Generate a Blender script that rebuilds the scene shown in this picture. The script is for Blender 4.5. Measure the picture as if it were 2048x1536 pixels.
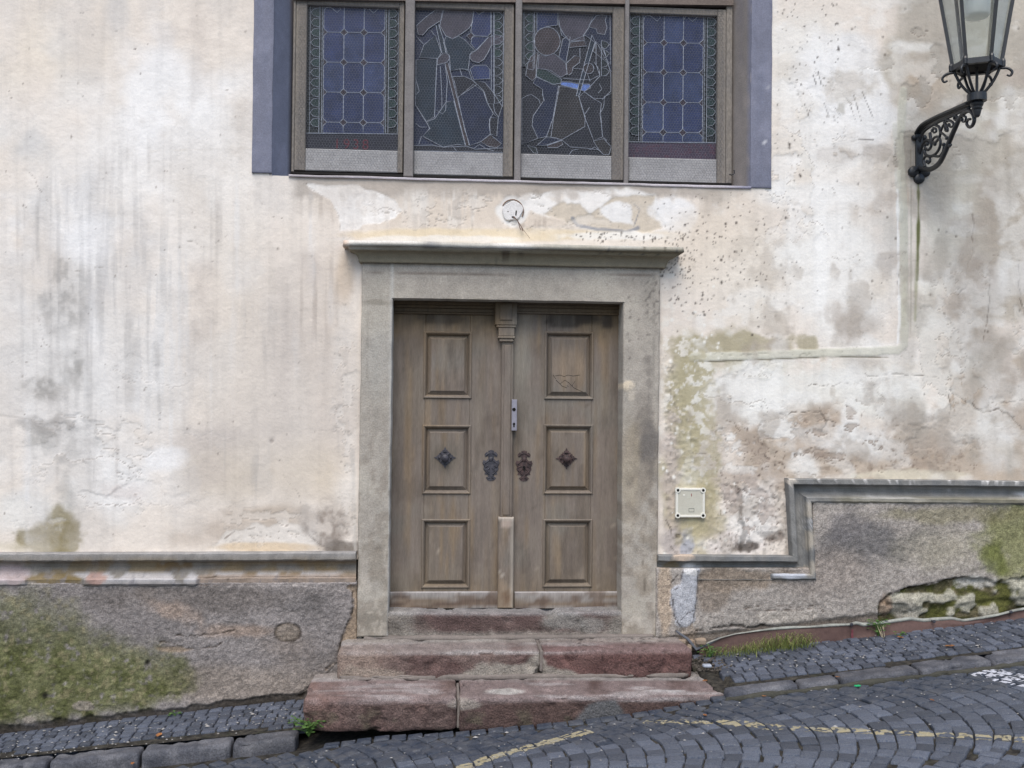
import bpy, math, random
import numpy as np
from mathutils import Matrix, Vector
from mathutils.geometry import tessellate_polygon

for o in list(bpy.data.objects):
    bpy.data.objects.remove(o, do_unlink=True)
SC = bpy.context.scene
COL = SC.collection
random.seed(7)
RNG = np.random.default_rng(11)

# ------------------------------------------------------------------ camera
F, DIST, EYE = 2000.0, 6.0, 1.7            # focal length in photo pixels, metres to the wall, eye height
YAW, PITCH, ROLL = .07, 42 / 2000, .0095
cf = np.array([math.sin(YAW) * math.cos(PITCH), math.cos(YAW) * math.cos(PITCH), math.sin(PITCH)])
cr = np.array([math.cos(YAW), -math.sin(YAW), 0.0])
cu = np.cross(cr, cf)
CR = cr * math.cos(ROLL) + cu * math.sin(ROLL)
CU = cu * math.cos(ROLL) - cr * math.sin(ROLL)
CP = np.array([0, -DIST, EYE])
cam = bpy.data.cameras.new('camera')
cam.sensor_width = 36
cam.lens = 36 * F / 2048
cam.clip_start = .05
cam.clip_end = 500
camo = bpy.data.objects.new('camera', cam)
COL.objects.link(camo)
camo.matrix_world = Matrix(((CR[0], CU[0], -cf[0], CP[0]), (CR[1], CU[1], -cf[1], CP[1]),
                            (CR[2], CU[2], -cf[2], CP[2]), (0, 0, 0, 1)))
SC.camera = camo

# ------------------------------------------------------------------ sky, sun, exposure (open shade / overcast)
SUN_EL, SUN_AZ = math.radians(56), math.radians(190)      # azimuth clockwise from +y: behind the camera, from the left
world = bpy.data.worlds.new('World')
SC.world = world
world.use_nodes = True
wn = world.node_tree
sky = wn.nodes.new('ShaderNodeTexSky')
sky.sky_type = 'NISHITA'
sky.sun_disc = False
sky.sun_elevation = SUN_EL
sky.sun_rotation = SUN_AZ
sky.air_density = 1.0
sky.dust_density = 1.6
sky.ozone_density = 1.0
bg = next(n for n in wn.nodes if n.type == 'BACKGROUND')
bg.inputs['Strength'].default_value = .12
wn.links.new(sky.outputs[0], bg.inputs['Color'])
sl = bpy.data.lights.new('sun', 'SUN')
sl.energy = 1.75
sl.angle = math.radians(42)
sl.color = (1.0, .945, .87)
so = bpy.data.objects.new('sun', sl)
COL.objects.link(so)
sd = Vector((math.sin(SUN_AZ) * math.cos(SUN_EL), math.cos(SUN_AZ) * math.cos(SUN_EL), math.sin(SUN_EL)))
so.rotation_euler = sd.to_track_quat('Z', 'Y').to_euler()
so.location = (0, -8, 9)
SC.view_settings.view_transform = 'Standard'
SC.view_settings.look = 'None'
SC.view_settings.exposure = 0.77
SC.view_settings.gamma = 1
SC.view_settings.use_curve_mapping = False


# ------------------------------------------------------------------ geometry of the place
def ray(px, py):
    return cf + CR * (px - 1024) / F - CU * (py - 768) / F


def W(px, py, y=0.0):                       # point of the vertical plane at depth y
    d = ray(px, py)
    return CP + d * ((y - CP[1]) / d[1])


def GR(px, py, a, b=.104, c=.0):            # point of a sloping ground plane
    d = ray(px, py)
    n = np.array([-b, -c, 1])
    return CP + d * ((a - n @ CP) / (n @ d))


def proj(V):
    v = V - CP
    w = v @ cf
    return 1024 + F * (v @ CR) / w, 768 - F * (v @ CU) / w


def rect(x0, y0, x1, y1, y=0.0):            # wall rectangle (xl, xr, zb, zt)
    xm, ym = (x0 + x1) / 2, (y0 + y1) / 2
    return (W(x0, ym, y)[0], W(x1, ym, y)[0], W(xm, y1, y)[2], W(xm, y0, y)[2])


def zp(x, y):                               # pavement
    return .06 + .104 * x + .03 * y


def zr(x, y):                               # roadway
    o = np.interp(x, [-2.2, -1.2, -.7, -.3, .1, .72, 1.13, 1.5, 4], [-.028, -.006, -.004, .008, -.018, -.034, -.028, .006, .008])
    return -.008 + .104 * x + o * np.clip((y + 1.5) / .6, 0, 1) + .012 * (-.7 - y)


def L(r, g, b):
    f = lambda c: (c / 255 / 12.92) if c / 255 < .04045 else ((c / 255 + .055) / 1.055) ** 2.4
    return np.array([f(r), f(g), f(b)])


# ------------------------------------------------------------------ numpy noise
def _h(ix, iy, iz, s):
    h = (ix.astype(np.int64) * 374761393 + iy.astype(np.int64) * 668265263 + iz * 2147483647 + s * 144665) & 0xffffffff
    h = ((h ^ (h >> 13)) * 1274126177) & 0xffffffff
    return ((h ^ (h >> 16)) & 0xffff) / 65535.0


def vn(x, y, s=0):
    ix, iy = np.floor(x), np.floor(y)
    fx, fy = x - ix, y - iy
    fx, fy = fx * fx * (3 - 2 * fx), fy * fy * (3 - 2 * fy)
    a, b = _h(ix, iy, 0, s), _h(ix + 1, iy, 0, s)
    c, d = _h(ix, iy + 1, 0, s), _h(ix + 1, iy + 1, 0, s)
    return (a + (b - a) * fx) * (1 - fy) + (c + (d - c) * fx) * fy


def fbm(x, y, o=4, s=0, g=.5):
    r, a, t = 0, 1.0, 0
    for k in range(o):
        r = r + a * vn(x * 2 ** k + 17.3 * k, y * 2 ** k - 9.1 * k, s + k)
        t += a
        a *= g
    return r / t


def fbm3(V, sc, o=3, s=0):
    x, y, z = V[:, 0] * sc, V[:, 1] * sc, V[:, 2] * sc
    return (fbm(x + .37 * z, y + .61 * z, o, s) + fbm(y + 5.2 + .41 * x, z - .33 * x, o, s + 9) + fbm(z + 3.1, x + .47 * y, o, s + 19)) / 3


def ss(a, b, x):
    t = np.clip((x - a) / (b - a), 0, 1)
    return t * t * (3 - 2 * t)


# ------------------------------------------------------------------ materials
MATS = {}


def mat(name, col=None, rough=.8, attr=False, n1=(8, .25), n2=(90, .15), bump=(120, .15), bump2=None, spec=.3, metal=0,
        rnd=0, col2=None, stretch=(1, 1, 1), spots=None, emit=None, trans=0, warp=None):
    m = bpy.data.materials.new(name)
    m.use_nodes = True
    nt = m.node_tree
    N, Lk = nt.nodes, nt.links
    b = next(n for n in N if n.type == 'BSDF_PRINCIPLED')
    b.inputs['Roughness'].default_value = rough
    b.inputs['Specular IOR Level'].default_value = spec
    b.inputs['Metallic'].default_value = metal
    if trans:
        b.inputs['Transmission Weight'].default_value = trans
    tc = N.new('ShaderNodeTexCoord')
    mp = N.new('ShaderNodeMapping')
    mp.inputs['Scale'].default_value = stretch
    Lk.new(tc.outputs['Object'], mp.inputs[0])
    if rnd:
        oi = N.new('ShaderNodeObjectInfo')
        vm = N.new('ShaderNodeVectorMath')
        vm.operation = 'SCALE'
        vm.inputs[0].default_value = (13.1, 7.7, 5.3)
        Lk.new(oi.outputs['Random'], vm.inputs['Scale'])
        Lk.new(vm.outputs[0], mp.inputs['Location'])

    def noise(sc, det=4, plain=False):
        n = N.new('ShaderNodeTexNoise')
        n.inputs['Scale'].default_value = sc
        n.inputs['Detail'].default_value = det
        n.inputs['Roughness'].default_value = .6
        Lk.new(tc.outputs['Object'] if plain else mp.outputs[0], n.inputs['Vector'])
        return n.outputs['Fac']

    def ramp(f, lo, hi, a=0.0, c=1.0):
        r = N.new('ShaderNodeMapRange')
        r.inputs[1].default_value, r.inputs[2].default_value = lo, hi
        r.inputs[3].default_value, r.inputs[4].default_value = a, c
        Lk.new(f, r.inputs[0])
        return r.outputs[0]

    def mix(f, a, c, mode='MIX'):
        x = N.new('ShaderNodeMix')
        x.data_type = 'RGBA'
        x.blend_type = mode
        for s, v in ((0, f), (6, a), (7, c)):
            if isinstance(v, (int, float)):
                x.inputs[s].default_value = v
            elif isinstance(v, (tuple, list, np.ndarray)):
                x.inputs[s].default_value = (*[float(q) for q in v][:3], 1)
            else:
                Lk.new(v, x.inputs[s])
        return x.outputs[2]
    if attr:
        at = N.new('ShaderNodeAttribute')
        at.attribute_name = 'paint'
        c = at.outputs['Color']
    elif col2 is not None:
        c = mix(ramp(noise(n1[0]), .35, .65), col, col2)
    else:
        c = mix(0.0, col, col)
    def mul(c, f):
        x = N.new('ShaderNodeVectorMath')
        x.operation = 'SCALE'
        Lk.new(c, x.inputs[0])
        Lk.new(f, x.inputs['Scale'])
        return x.outputs[0]
    if n1 and n1[1]:
        c = mul(c, ramp(noise(n1[0]), .3, .7, 1 - n1[1], 1 + n1[1]))
    if n2 and n2[1]:
        c = mul(c, ramp(noise(n2[0], 3), .3, .7, 1 - n2[1], 1 + n2[1]))
    if rnd:
        c = mul(c, ramp(oi.outputs['Random'], 0, 1, 1 - rnd, 1 + rnd))
    if spots:
        for sc, lo, hi, sc_col, amt in spots:
            c = mix(ramp(noise(sc, 3), lo, hi, 0, amt), c, sc_col)
    Lk.new(c, b.inputs['Base Color'])
    if emit:
        pass
    if bump:
        bn = N.new('ShaderNodeBump')
        bn.inputs['Distance'].default_value = bump[2] if len(bump) > 2 else .004
        bn.inputs['Strength'].default_value = bump[1]
        Lk.new(noise(bump[0], 5), bn.inputs['Height'])
        if bump2:
            b2 = N.new('ShaderNodeBump')
            b2.inputs['Distance'].default_value = bump2[2] if len(bump2) > 2 else .01
            b2.inputs['Strength'].default_value = bump2[1]
            Lk.new(noise(bump2[0], 3), b2.inputs['Height'])
            Lk.new(b2.outputs[0], bn.inputs['Normal'])
        Lk.new(bn.outputs[0], b.inputs['Normal'])
    MATS[name] = m
    return m


M_PLASTER = mat('plaster', attr=True, rough=.92, n1=(14, .035), n2=(150, .05), bump=(60, .5, .004), bump2=(9, .35, .012), spec=.15)
M_ROUGH = mat('roughcast', attr=True, rough=.95, n1=(26, .14), n2=(130, .34), bump=(110, .8, .007), spec=.15)
M_STONE = mat('stone', attr=True, rough=.9, n1=(16, .10), n2=(120, .16), bump=(100, .7, .004), spec=.2)
M_TRIM = mat('trim', attr=True, rough=.85, n1=(20, .08), n2=(160, .12), bump=(110, .6, .003), spec=.2)
M_STEP = mat('sandstone', attr=True, rough=.85, n1=(18, .16), n2=(150, .42), bump=(80, 1.0, .012), spec=.25)
M_WOOD = mat('door_wood', attr=True, rough=.62, n1=(9, .16), n2=(60, .16), bump=(50, .35, .002), stretch=(5, 5, .45), spec=.3)
M_BLACK = mat('black_iron', (.014, .016, .019), rough=.42, spec=.5, n1=(30, .3), n2=(150, .3), bump=(120, .3, .002))
M_FRAME = mat('window_wood', L(134, 127, 118), col2=L(114, 109, 104) * .9, rough=.8, n1=(12, .2), n2=(130, .25), bump=(90, .4, .002), stretch=(1, 1, .4))
M_FPOST = mat('window_post', L(122, 118, 116) * .9, rough=.8, n1=(9, .15), n2=(130, .2), bump=(90, .4, .002))
M_RAIL = mat('dusty_rail', L(168, 167, 167), col2=L(146, 145, 145), rough=.9, n1=(8, .1), n2=(120, .2), bump=(90, .4, .002))
M_CAME = mat('lead', L(160, 166, 178), rough=.6, spec=.3, n1=(40, .2), n2=(120, .15), bump=None)
M_WIRE = mat('wire', L(104, 105, 110), rough=.6, spec=.4, n1=(9, .3), n2=(60, .2), bump=None)
M_DARK = mat('dark_gap', (.012, .011, .010), rough=.9, n1=(20, .3), n2=None, bump=None)
GL = {}
for k, c in dict(blue=L(56, 68, 112), blueb=L(64, 78, 120), navy=L(38, 48, 80), teal=L(40, 56, 72), green=L(40, 66, 62), mauve=L(92, 82, 96), brown=L(82, 64, 62),
                 olive=L(64, 56, 50), dark=L(40, 40, 50), darkred=L(70, 46, 60), bright=L(112, 142, 215), dark_green=L(38, 46, 48), strip=L(52, 52, 66)).items():
    c = (c + (c @ np.array([.3, .59, .11]) * np.array([.92, 1.0, 1.22]) - c) * (.35 if k in ('mauve', 'brown', 'olive', 'darkred') else .0)) * (1.3 if k == 'bright' else 1)
    GL[k] = mat(k + '_glass', c * .5, rough=.32, spec=.4, n1=(14, .35), n2=(260, .35), bump=(30, .25, .004), rnd=.15)
GL['redstrip'] = mat('red_strip_glass', L(62, 50, 66), rough=.35, spec=.35, n1=(14, .2), n2=(260, .3), bump=(30, .2, .004),
                     spots=[(60, .52, .62, L(84, 46, 58), .6), (300, .62, .7, L(150, 145, 150), .7)])
M_RED = mat('red_enamel', L(92, 44, 54), rough=.5, n1=(80, .3), n2=None, bump=None)
M_COB = mat('cobble', L(80, 91, 110) * .68, col2=L(108, 111, 118) * .68, rough=.55, spec=.4, n1=(14, .22), n2=(160, .3), bump=(70, .55, .006), rnd=.38,
            spots=[(22, .64, .72, L(128, 130, 134), .5)])
M_COBS = mat('pavement_cobble', L(79, 88, 106) * .68, col2=L(106, 109, 117) * .68, rough=.6, spec=.35, n1=(16, .22), n2=(170, .3), bump=(80, .55, .005), rnd=.38,
             spots=[(26, .62, .7, L(150, 148, 150), .55)])
M_KERB = mat('kerb_stone', L(84, 86, 94) * .72, col2=L(104, 104, 108) * .72, rough=.75, spec=.3, n1=(9, .25), n2=(130, .35), bump=(70, .9, .008), rnd=.2)
M_JOINT = mat('joint_soil', L(48, 45, 42) * .6, col2=L(74, 70, 62) * .7, rough=.95, n1=(30, .4), n2=(200, .4), bump=(120, .8, .006),
              spots=[(9, .56, .66, L(62, 66, 42) * .6, .35)])


# ------------------------------------------------------------------ mesh helpers
WL = {}


def tag(o, label=None, cat=None, group=None, kind=None):
    for k, v in (('label', label), ('category', cat), ('group', group), ('kind', kind)):
        if v:
            o[k] = v
    return o


def empty(name, loc=(0, 0, 0), parent=None):
    o = bpy.data.objects.new(name, None)
    COL.objects.link(o)
    o.empty_display_size = .1
    WL[o.name] = np.array(loc, float)
    if parent:
        o.parent = parent
        o.location = tuple(WL[o.name] - WL[parent.name])
    else:
        o.location = loc
    return o


def mesh_of(name, V, Fc, m, paint=None, smooth=False):
    me = bpy.data.meshes.new(name)
    V = np.asarray(V, float)
    if isinstance(Fc, np.ndarray):
        k = Fc.shape[1]
        me.vertices.add(len(V))
        me.vertices.foreach_set('co', V.astype(np.float32).ravel())
        me.loops.add(Fc.size)
        me.loops.foreach_set('vertex_index', Fc.astype(np.int32).ravel())
        me.polygons.add(len(Fc))
        me.polygons.foreach_set('loop_start', np.arange(0, Fc.size, k, dtype=np.int32))
        me.update(calc_edges=True)
    else:
        me.from_pydata([tuple(v) for v in V], [], [tuple(int(i) for i in f) for f in Fc])
        me.update()
    if smooth:
        me.polygons.foreach_set('use_smooth', np.ones(len(me.polygons), bool))
    if paint is not None:
        a = me.attributes.new('paint', 'FLOAT_COLOR', 'POINT')
        c = np.ones((len(V), 4), np.float32)
        c[:, :3] = np.clip(paint, .004, .92)
        a.data.foreach_set('color', c.ravel())
    me.materials.append(m)
    return me


def link(name, me, parent=None, loc=(0, 0, 0)):
    o = bpy.data.objects.new(name, me)
    COL.objects.link(o)
    WL[o.name] = np.array(loc, float)
    if parent:
        o.parent = parent
        o.location = tuple(WL[o.name] - WL[parent.name])
    else:
        o.location = loc
    return o


def mk(name, V, Fc, m, parent=None, paint=None, smooth=False):
    return link(name, mesh_of(name, V, Fc, m, paint, smooth), parent)


class MB:                                    # collects pieces of ONE part
    def __init__(s):
        s.V, s.F, s.n = [], [], 0

    def add(s, V, Fc):
        s.V.append(np.asarray(V, float))
        s.F += [tuple(int(i) + s.n for i in f) for f in Fc]
        s.n += len(V)

    def tube(s, P, r, n=6, caps=True, closed=False):
        P = np.asarray(P, float)
        k = len(P)
        r = np.full(k, r) if np.isscalar(r) else np.asarray(r, float)
        T = np.gradient(P, axis=0)
        if closed:
            T = np.roll(P, -1, 0) - np.roll(P, 1, 0)
        T /= np.linalg.norm(T, axis=1)[:, None] + 1e-12
        ref = np.array([.31, .87, .38])
        A = np.cross(T, ref)
        A /= np.linalg.norm(A, axis=1)[:, None] + 1e-9
        B = np.cross(T, A)
        an = np.arange(n) * 2 * math.pi / n + math.pi / n
        V = (P[:, None] + r[:, None, None] * (np.cos(an)[None, :, None] * A[:, None] + np.sin(an)[None, :, None] * B[:, None])).reshape(-1, 3)
        Fc = []
        for i in range(k if closed else k - 1):
            i2 = (i + 1) % k
            for j in range(n):
                j2 = (j + 1) % n
                Fc.append((i * n + j, i * n + j2, i2 * n + j2, i2 * n + j))
        if caps and not closed:
            Fc.append(tuple(range(n - 1, -1, -1)))
            Fc.append(tuple(range((k - 1) * n, k * n)))
        s.add(V, Fc)
        return s

    def lathe(s, c, prof, n=16, axis=2):
        prof = np.asarray(prof, float)       # (radius, height along axis)
        an = np.arange(n) * 2 * math.pi / n
        V = []
        for rr, h in prof:
            ring = np.zeros((n, 3))
            a, b = [(1, 2), (0, 2), (0, 1)][axis]
            ring[:, a] = rr * np.cos(an)
            ring[:, b] = rr * np.sin(an)
            ring[:, axis] = h
            V.append(ring)
        V = np.concatenate(V) + np.asarray(c, float)
        Fc = []
        for i in range(len(prof) - 1):
            for j in range(n):
                j2 = (j + 1) % n
                Fc.append((i * n + j, i * n + j2, (i + 1) * n + j2, (i + 1) * n + j))
        Fc.append(tuple(range(n - 1, -1, -1)))
        Fc.append(tuple(range((len(prof) - 1) * n, len(prof) * n)))
        s.add(V, Fc)
        return s

    def box(s, x0, x1, y0, y1, z0, z1, bev=.0):  # y0 = front (towards the camera)
        if bev:
            return s.rings([((x0, x1, z0, z1), y1), ((x0, x1, z0, z1), y0 + bev), ((x0 + bev, x1 - bev, z0 + bev, z1 - bev), y0)])
        return s.rings([((x0, x1, z0, z1), y1), ((x0, x1, z0, z1), y0)])

    def rings(s, rs, cap=True):              # nested wall rectangles, back to front, last one capped
        V, Fc = [], []
        for (x0, x1, z0, z1), y in rs:
            V += [(x0, y, z0), (x1, y, z0), (x1, y, z1), (x0, y, z1)]
        for i in range(len(rs) - 1):
            a, b = 4 * i, 4 * i + 4
            for j in range(4):
                j2 = (j + 1) % 4
                Fc.append((a + j, a + j2, b + j2, b + j))
        if cap:
            e = 4 * (len(rs) - 1)
            Fc.append((e, e + 1, e + 2, e + 3))
        s.add(V, Fc)
        return s

    def prism(s, P, y0, y1):                 # outline in (x, z), y0 front, y1 back
        k = len(P)
        P = [tuple(p) for p in P]
        ar = sum(P[i][0] * P[(i + 1) % k][1] - P[(i + 1) % k][0] * P[i][1] for i in range(k))
        if ar < 0:
            P = P[::-1]
        V = [(x, y0, z) for x, z in P] + [(x, y1, z) for x, z in P]
        Fc = [tuple(range(k))]
        Fc += [(i, i + k, (i + 1) % k + k, (i + 1) % k) for i in range(k)]
        s.add(V, Fc)
        return s

    def out(s, name, m, parent=None, paintf=None, smooth=False):
        V = np.concatenate(s.V)
        p = paintf(V) if paintf else None
        return mk(name, V, s.F, m, parent, p, smooth)


def grid_faces(nu, nv):
    i = np.arange(nu * nv).reshape(nv, nu)
    return np.stack([i[:-1, :-1], i[:-1, 1:], i[1:, 1:], i[1:, :-1]], -1).reshape(-1, 4)


class Pt:                                    # weathering painted onto vertices (flat colour of dirt, lime, moss, a little edge and soffit shade)
    def __init__(s, V, base, nz=.06):
        s.u, s.v = proj(V)
        s.N = len(V)
        s.c = np.tile(np.asarray(base, float), (s.N, 1))
        s.h = np.zeros(s.N)                  # relief, + is towards the street
        u, v = s.u, s.v
        s.n = {200: fbm(u / 200, v / 200, 3, 1), 80: fbm(u / 80, v / 80, 4, 2), 30: fbm(u / 30, v / 30, 4, 3), 12: fbm(u / 12, v / 12, 3, 4),
               'v': fbm(u / 9, v / 150, 3, 5), 'v2': fbm(u / 26, v / 260, 3, 6), 'h': fbm(u / 160, v / 9, 3, 7), 5: vn(u / 4.5, v / 4.5, 8)}
        s.scale(1 + nz * 2 * (s.n[80] - .5) + nz * (s.n[12] - .5))

    def scale(s, f):
        s.c *= f[:, None]

    def blob(s, cx, cy, rx, ry, soft=.7, rough=.5, n=80, ang=0):
        u, v = s.u - cx, s.v - cy
        if ang:
            ca, sa = math.cos(ang), math.sin(ang)
            u, v = u * ca + v * sa, v * ca - u * sa
        d = np.sqrt((u / rx) ** 2 + (v / ry) ** 2) + rough * 2 * (s.n[n] - .5)
        return ss(0, 1, (1.15 - d) / max(soft, .02))

    def sdf(s, P):
        P = np.asarray(P, float)
        d2 = np.full(s.N, 1e12)
        ins = np.zeros(s.N, bool)
        u, v = s.u, s.v
        for (ax, ay), (bx, by) in zip(P, np.roll(P, -1, 0)):
            ex, ey = bx - ax, by - ay
            t = np.clip(((u - ax) * ex + (v - ay) * ey) / (ex * ex + ey * ey + 1e-9), 0, 1)
            d2 = np.minimum(d2, (u - ax - t * ex) ** 2 + (v - ay - t * ey) ** 2)
            c = ((ay > v) != (by > v))
            if ay != by:
                ins ^= c & (u < (bx - ax) * (v - ay) / (by - ay) + ax)
        d = np.sqrt(d2)
        return np.where(ins, d, -d)

    def poly(s, P, soft=4, rough=12, n=30):
        return ss(-soft, soft, s.sdf(P) + rough * 2 * (s.n[n] - .5))

    def line(s, P, w=3, soft=2, rough=3, n=30, jit=0):
        P = np.asarray(P, float)
        u, v = s.u + jit * 2 * (s.n[30] - .5), s.v + jit * 2 * (s.n[12] - .5)
        d2 = np.full(s.N, 1e12)
        for (ax, ay), (bx, by) in zip(P[:-1], P[1:]):
            ex, ey = bx - ax, by - ay
            t = np.clip(((u - ax) * ex + (v - ay) * ey) / (ex * ex + ey * ey + 1e-9), 0, 1)
            d2 = np.minimum(d2, (u - ax - t * ex) ** 2 + (v - ay - t * ey) ** 2)
        return ss(0, soft, w + rough * 2 * (s.n[n] - .5) - np.sqrt(d2))

    def mix(s, m, col, a=1.0, h=0.0):
        k = np.clip(m * a, 0, 1)[:, None]
        s.c = s.c * (1 - k) + np.asarray(col) * k
        if h:
            s.h += m * h

    def dots(s, pts, col, rmin, rmax, a=.9, h=0.0):
        order = np.argsort(s.u)
        us = s.u[order]
        for x, y in pts:
            r = random.uniform(rmin, rmax)
            i0, i1 = np.searchsorted(us, (x - r * 2.5, x + r * 2.5))
            idx = order[i0:i1]
            idx = idx[np.abs(s.v[idx] - y) < r * 2.5]
            if not len(idx):
                continue
            d = np.hypot(s.u[idx] - x, (s.v[idx] - y) * random.uniform(.6, 1.1))
            k = (np.clip(1.6 - d / r, 0, 1) * a)[:, None]
            s.c[idx] = s.c[idx] * (1 - k) + np.asarray(col) * k
            s.h[idx] += h * k[:, 0]


def sweep(name, path, prof, m, parent, paintf, step=.022, amp=.0025, depthf=None, caps=True):
    """moulding along a wall path [(x, z)]; prof [(offset to the right of the path, protrusion)]"""
    P = [np.array(p, float) for p in path]
    nr = []
    for a, b in zip(P[:-1], P[1:]):
        d = (b - a) / np.linalg.norm(b - a)
        nr.append(np.array([d[1], -d[0]]))
    mt = [nr[0]] + [(a + b) / (1 + a @ b) for a, b in zip(nr[:-1], nr[1:])] + [nr[-1]]
    C, Mv = [], []
    for i in range(len(P) - 1):
        n = max(2, int(np.linalg.norm(P[i + 1] - P[i]) / step))
        for k in range(n + (i == len(P) - 2)):
            t = k / n
            C.append(P[i] * (1 - t) + P[i + 1] * t)
            Mv.append(mt[i] * (1 - t) + mt[i + 1] * t)
    C, Mv = np.array(C), np.array(Mv)
    k = len(prof)
    S = np.array([p[0] for p in prof])
    Q = np.array([p[1] for p in prof])
    X = C[:, None, 0] + S[None] * Mv[:, None, 0]
    Z = C[:, None, 1] + S[None] * Mv[:, None, 1]
    Y = -np.tile(Q, (len(C), 1))
    V = np.stack([X, Y, Z], -1).reshape(-1, 3)
    if depthf:
        V[:, 1] += depthf(V, np.tile(np.arange(k), len(C)))
    ed = np.tile((Q > .001), len(C))
    V[:, 1] += ed * amp * 3 * (fbm3(V, 25, 3, 5) - .5)
    V[:, 2] += ed * amp * 2.4 * (fbm3(V, 30, 3, 9) - .5)
    V[:, 0] += ed * amp * 1.5 * (fbm3(V, 30, 3, 3) - .5)
    Fc = grid_faces(k, len(C))[:, ::-1]
    Fl = [tuple(f) for f in Fc]
    if caps:
        Fl += [tuple(range(k)), tuple(range((len(C) - 1) * k + k - 1, (len(C) - 1) * k - 1, -1))]
    return mk(name, V, Fl, m, parent, paintf(V), smooth=False)


def slab(name, r4, front, back, res, m, parent, paintf, bev=.008, amp=.002, hf=None, fz=9, smooth=True, edges='LRTB'):
    """wall slab over the rectangle or quad r4 with worn rounded edges; paintf(V) -> Pt"""
    if len(r4) == 4 and np.isscalar(r4[0]):
        x0, x1, z0, z1 = r4
        Q = [(x0, z1), (x1, z1), (x1, z0), (x0, z0)]
    else:
        Q = r4
    Q = np.array(Q, float)
    lx = max(np.linalg.norm(Q[1] - Q[0]), np.linalg.norm(Q[2] - Q[3]))
    lz = max(np.linalg.norm(Q[3] - Q[0]), np.linalg.norm(Q[2] - Q[1]))
    def ax(l):
        n = max(2, int(l / res))
        t = np.linspace(0, 1, n + 1)
        e = bev / l
        return np.unique(np.concatenate([t, [e * .12, e * .4, e, 1 - e, 1 - e * .4, 1 - e * .12]]).clip(0, 1).round(6))
    s, t = ax(lx), ax(lz)
    Sg, Tg = np.meshgrid(s, t)
    Sf, Tf = Sg.ravel(), Tg.ravel()
    xz = ((1 - Sf) * (1 - Tf))[:, None] * Q[0] + (Sf * (1 - Tf))[:, None] * Q[1] + (Sf * Tf)[:, None] * Q[2] + ((1 - Sf) * Tf)[:, None] * Q[3]
    V = np.stack([xz[:, 0], np.full(len(xz), front), xz[:, 1]], -1)
    d = np.min([np.full(len(Sf), 9.0)] + [{'L': Sf * lx, 'R': (1 - Sf) * lx, 'T': Tf * lz, 'B': (1 - Tf) * lz}[e_] for e_ in edges], axis=0)
    bw = bev * (.5 + 1.2 * fbm3(V, 14, 3, 21))
    q = np.clip(bw - d, 0, None)
    V[:, 1] += bw - np.sqrt(np.clip(bw ** 2 - q ** 2, 0, None))
    V[:, 1] -= amp * 4 * (fbm3(V, fz, 4, 31) - .5)
    V[:, 0] += .007 * (fbm(V[:, 0] * 7, V[:, 2] * 7, 4, 41) - .5)
    V[:, 2] += .006 * (fbm(V[:, 0] * 7, V[:, 2] * 7, 4, 42) - .5)
    p = paintf(V)
    V[:, 1] -= p.h
    if hf:
        V[:, 1] -= hf(V, p)
    nu, nv = len(s), len(t)
    Fg = grid_faces(nu, nv)[:, ::-1]
    i = np.arange(nu * nv).reshape(nv, nu)
    loop = np.concatenate([i[0, :], i[1:, -1], i[-1, -2::-1], i[-2:0:-1, 0]])
    B = V[loop].copy()
    B[:, 1] = back
    n0 = len(V)
    k = len(loop)
    sk = np.stack([loop, n0 + np.arange(k), n0 + (np.arange(k) + 1) % k, np.roll(loop, -1)], -1)[:, ::-1]
    V2 = np.concatenate([V, B])
    c = np.concatenate([p.c, p.c[loop]])
    return mk(name, V2, np.concatenate([Fg, sk]), m, parent, c, smooth=False if not smooth else False)


def stone_mesh(size, n, r, amp, fz, seed, warp=None):
    """rounded, worn block; size (x, y, z) centred on the origin, divided n times"""
    sz = np.array(size, float)
    pts, Fc = {}, []
    V = []

    def vid(a):
        kx = tuple(np.round(a, 5))
        if kx not in pts:
            pts[kx] = len(V)
            V.append(a)
        return pts[kx]

    def axis(l, k):
        e = min(r / l, .3)
        return np.unique(np.concatenate([np.linspace(e, 1 - e, max(k, 2)), [0, e * .3, 1 - e * .3, 1]]).round(6)) - .5
    A = [axis(sz[i], n[i]) for i in range(3)]
    for ax in range(3):
        a, b = [(1, 2), (2, 0), (0, 1)][ax]
        for sg in (-.5, .5):
            for i in range(len(A[a]) - 1):
                for j in range(len(A[b]) - 1):
                    q = []
                    for ii, jj in ((i, j), (i + 1, j), (i + 1, j + 1), (i, j + 1)):
                        c = np.zeros(3)
                        c[ax], c[a], c[b] = sg, A[a][ii], A[b][jj]
                        q.append(vid(c))
                    Fc.append(q if sg > 0 else q[::-1])
    V = np.array(V) * sz
    inner = np.clip(V, -sz / 2 + r, sz / 2 - r)
    dv = V - inner
    ln = np.linalg.norm(dv, axis=1)[:, None]
    V = inner + np.where(ln > 1e-9, dv / np.maximum(ln, 1e-9) * r, 0)
    nm = V / sz
    nm = np.sign(nm) * np.abs(nm) ** 4
    nm /= np.linalg.norm(nm, axis=1)[:, None] + 1e-9
    V = V + nm * (amp * 4 * (fbm3(V + seed * 3.7, fz, 4, seed) - .5))[:, None]
    if n[0] >= 20:
        eg = np.clip(ln[:, 0] / r - .55, 0, 1) * 2
        W2 = V + seed * 1.9
        V = V - nm * (.020 * ss(.55, .68, fbm3(W2, 13, 4, seed + 3)) * eg)[:, None] + nm * (amp * .9 * (fbm3(W2, fz * 4, 3, seed + 5) - .5))[:, None]
    if warp:
        V = warp(V)
    return V, Fc


# ================================================================== THE HOUSE WALL
house = empty('house', (0, 0, 0))
tag(house, 'weathered cream plastered house front with grey stone doorway and leaded glass window', 'house')

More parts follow.
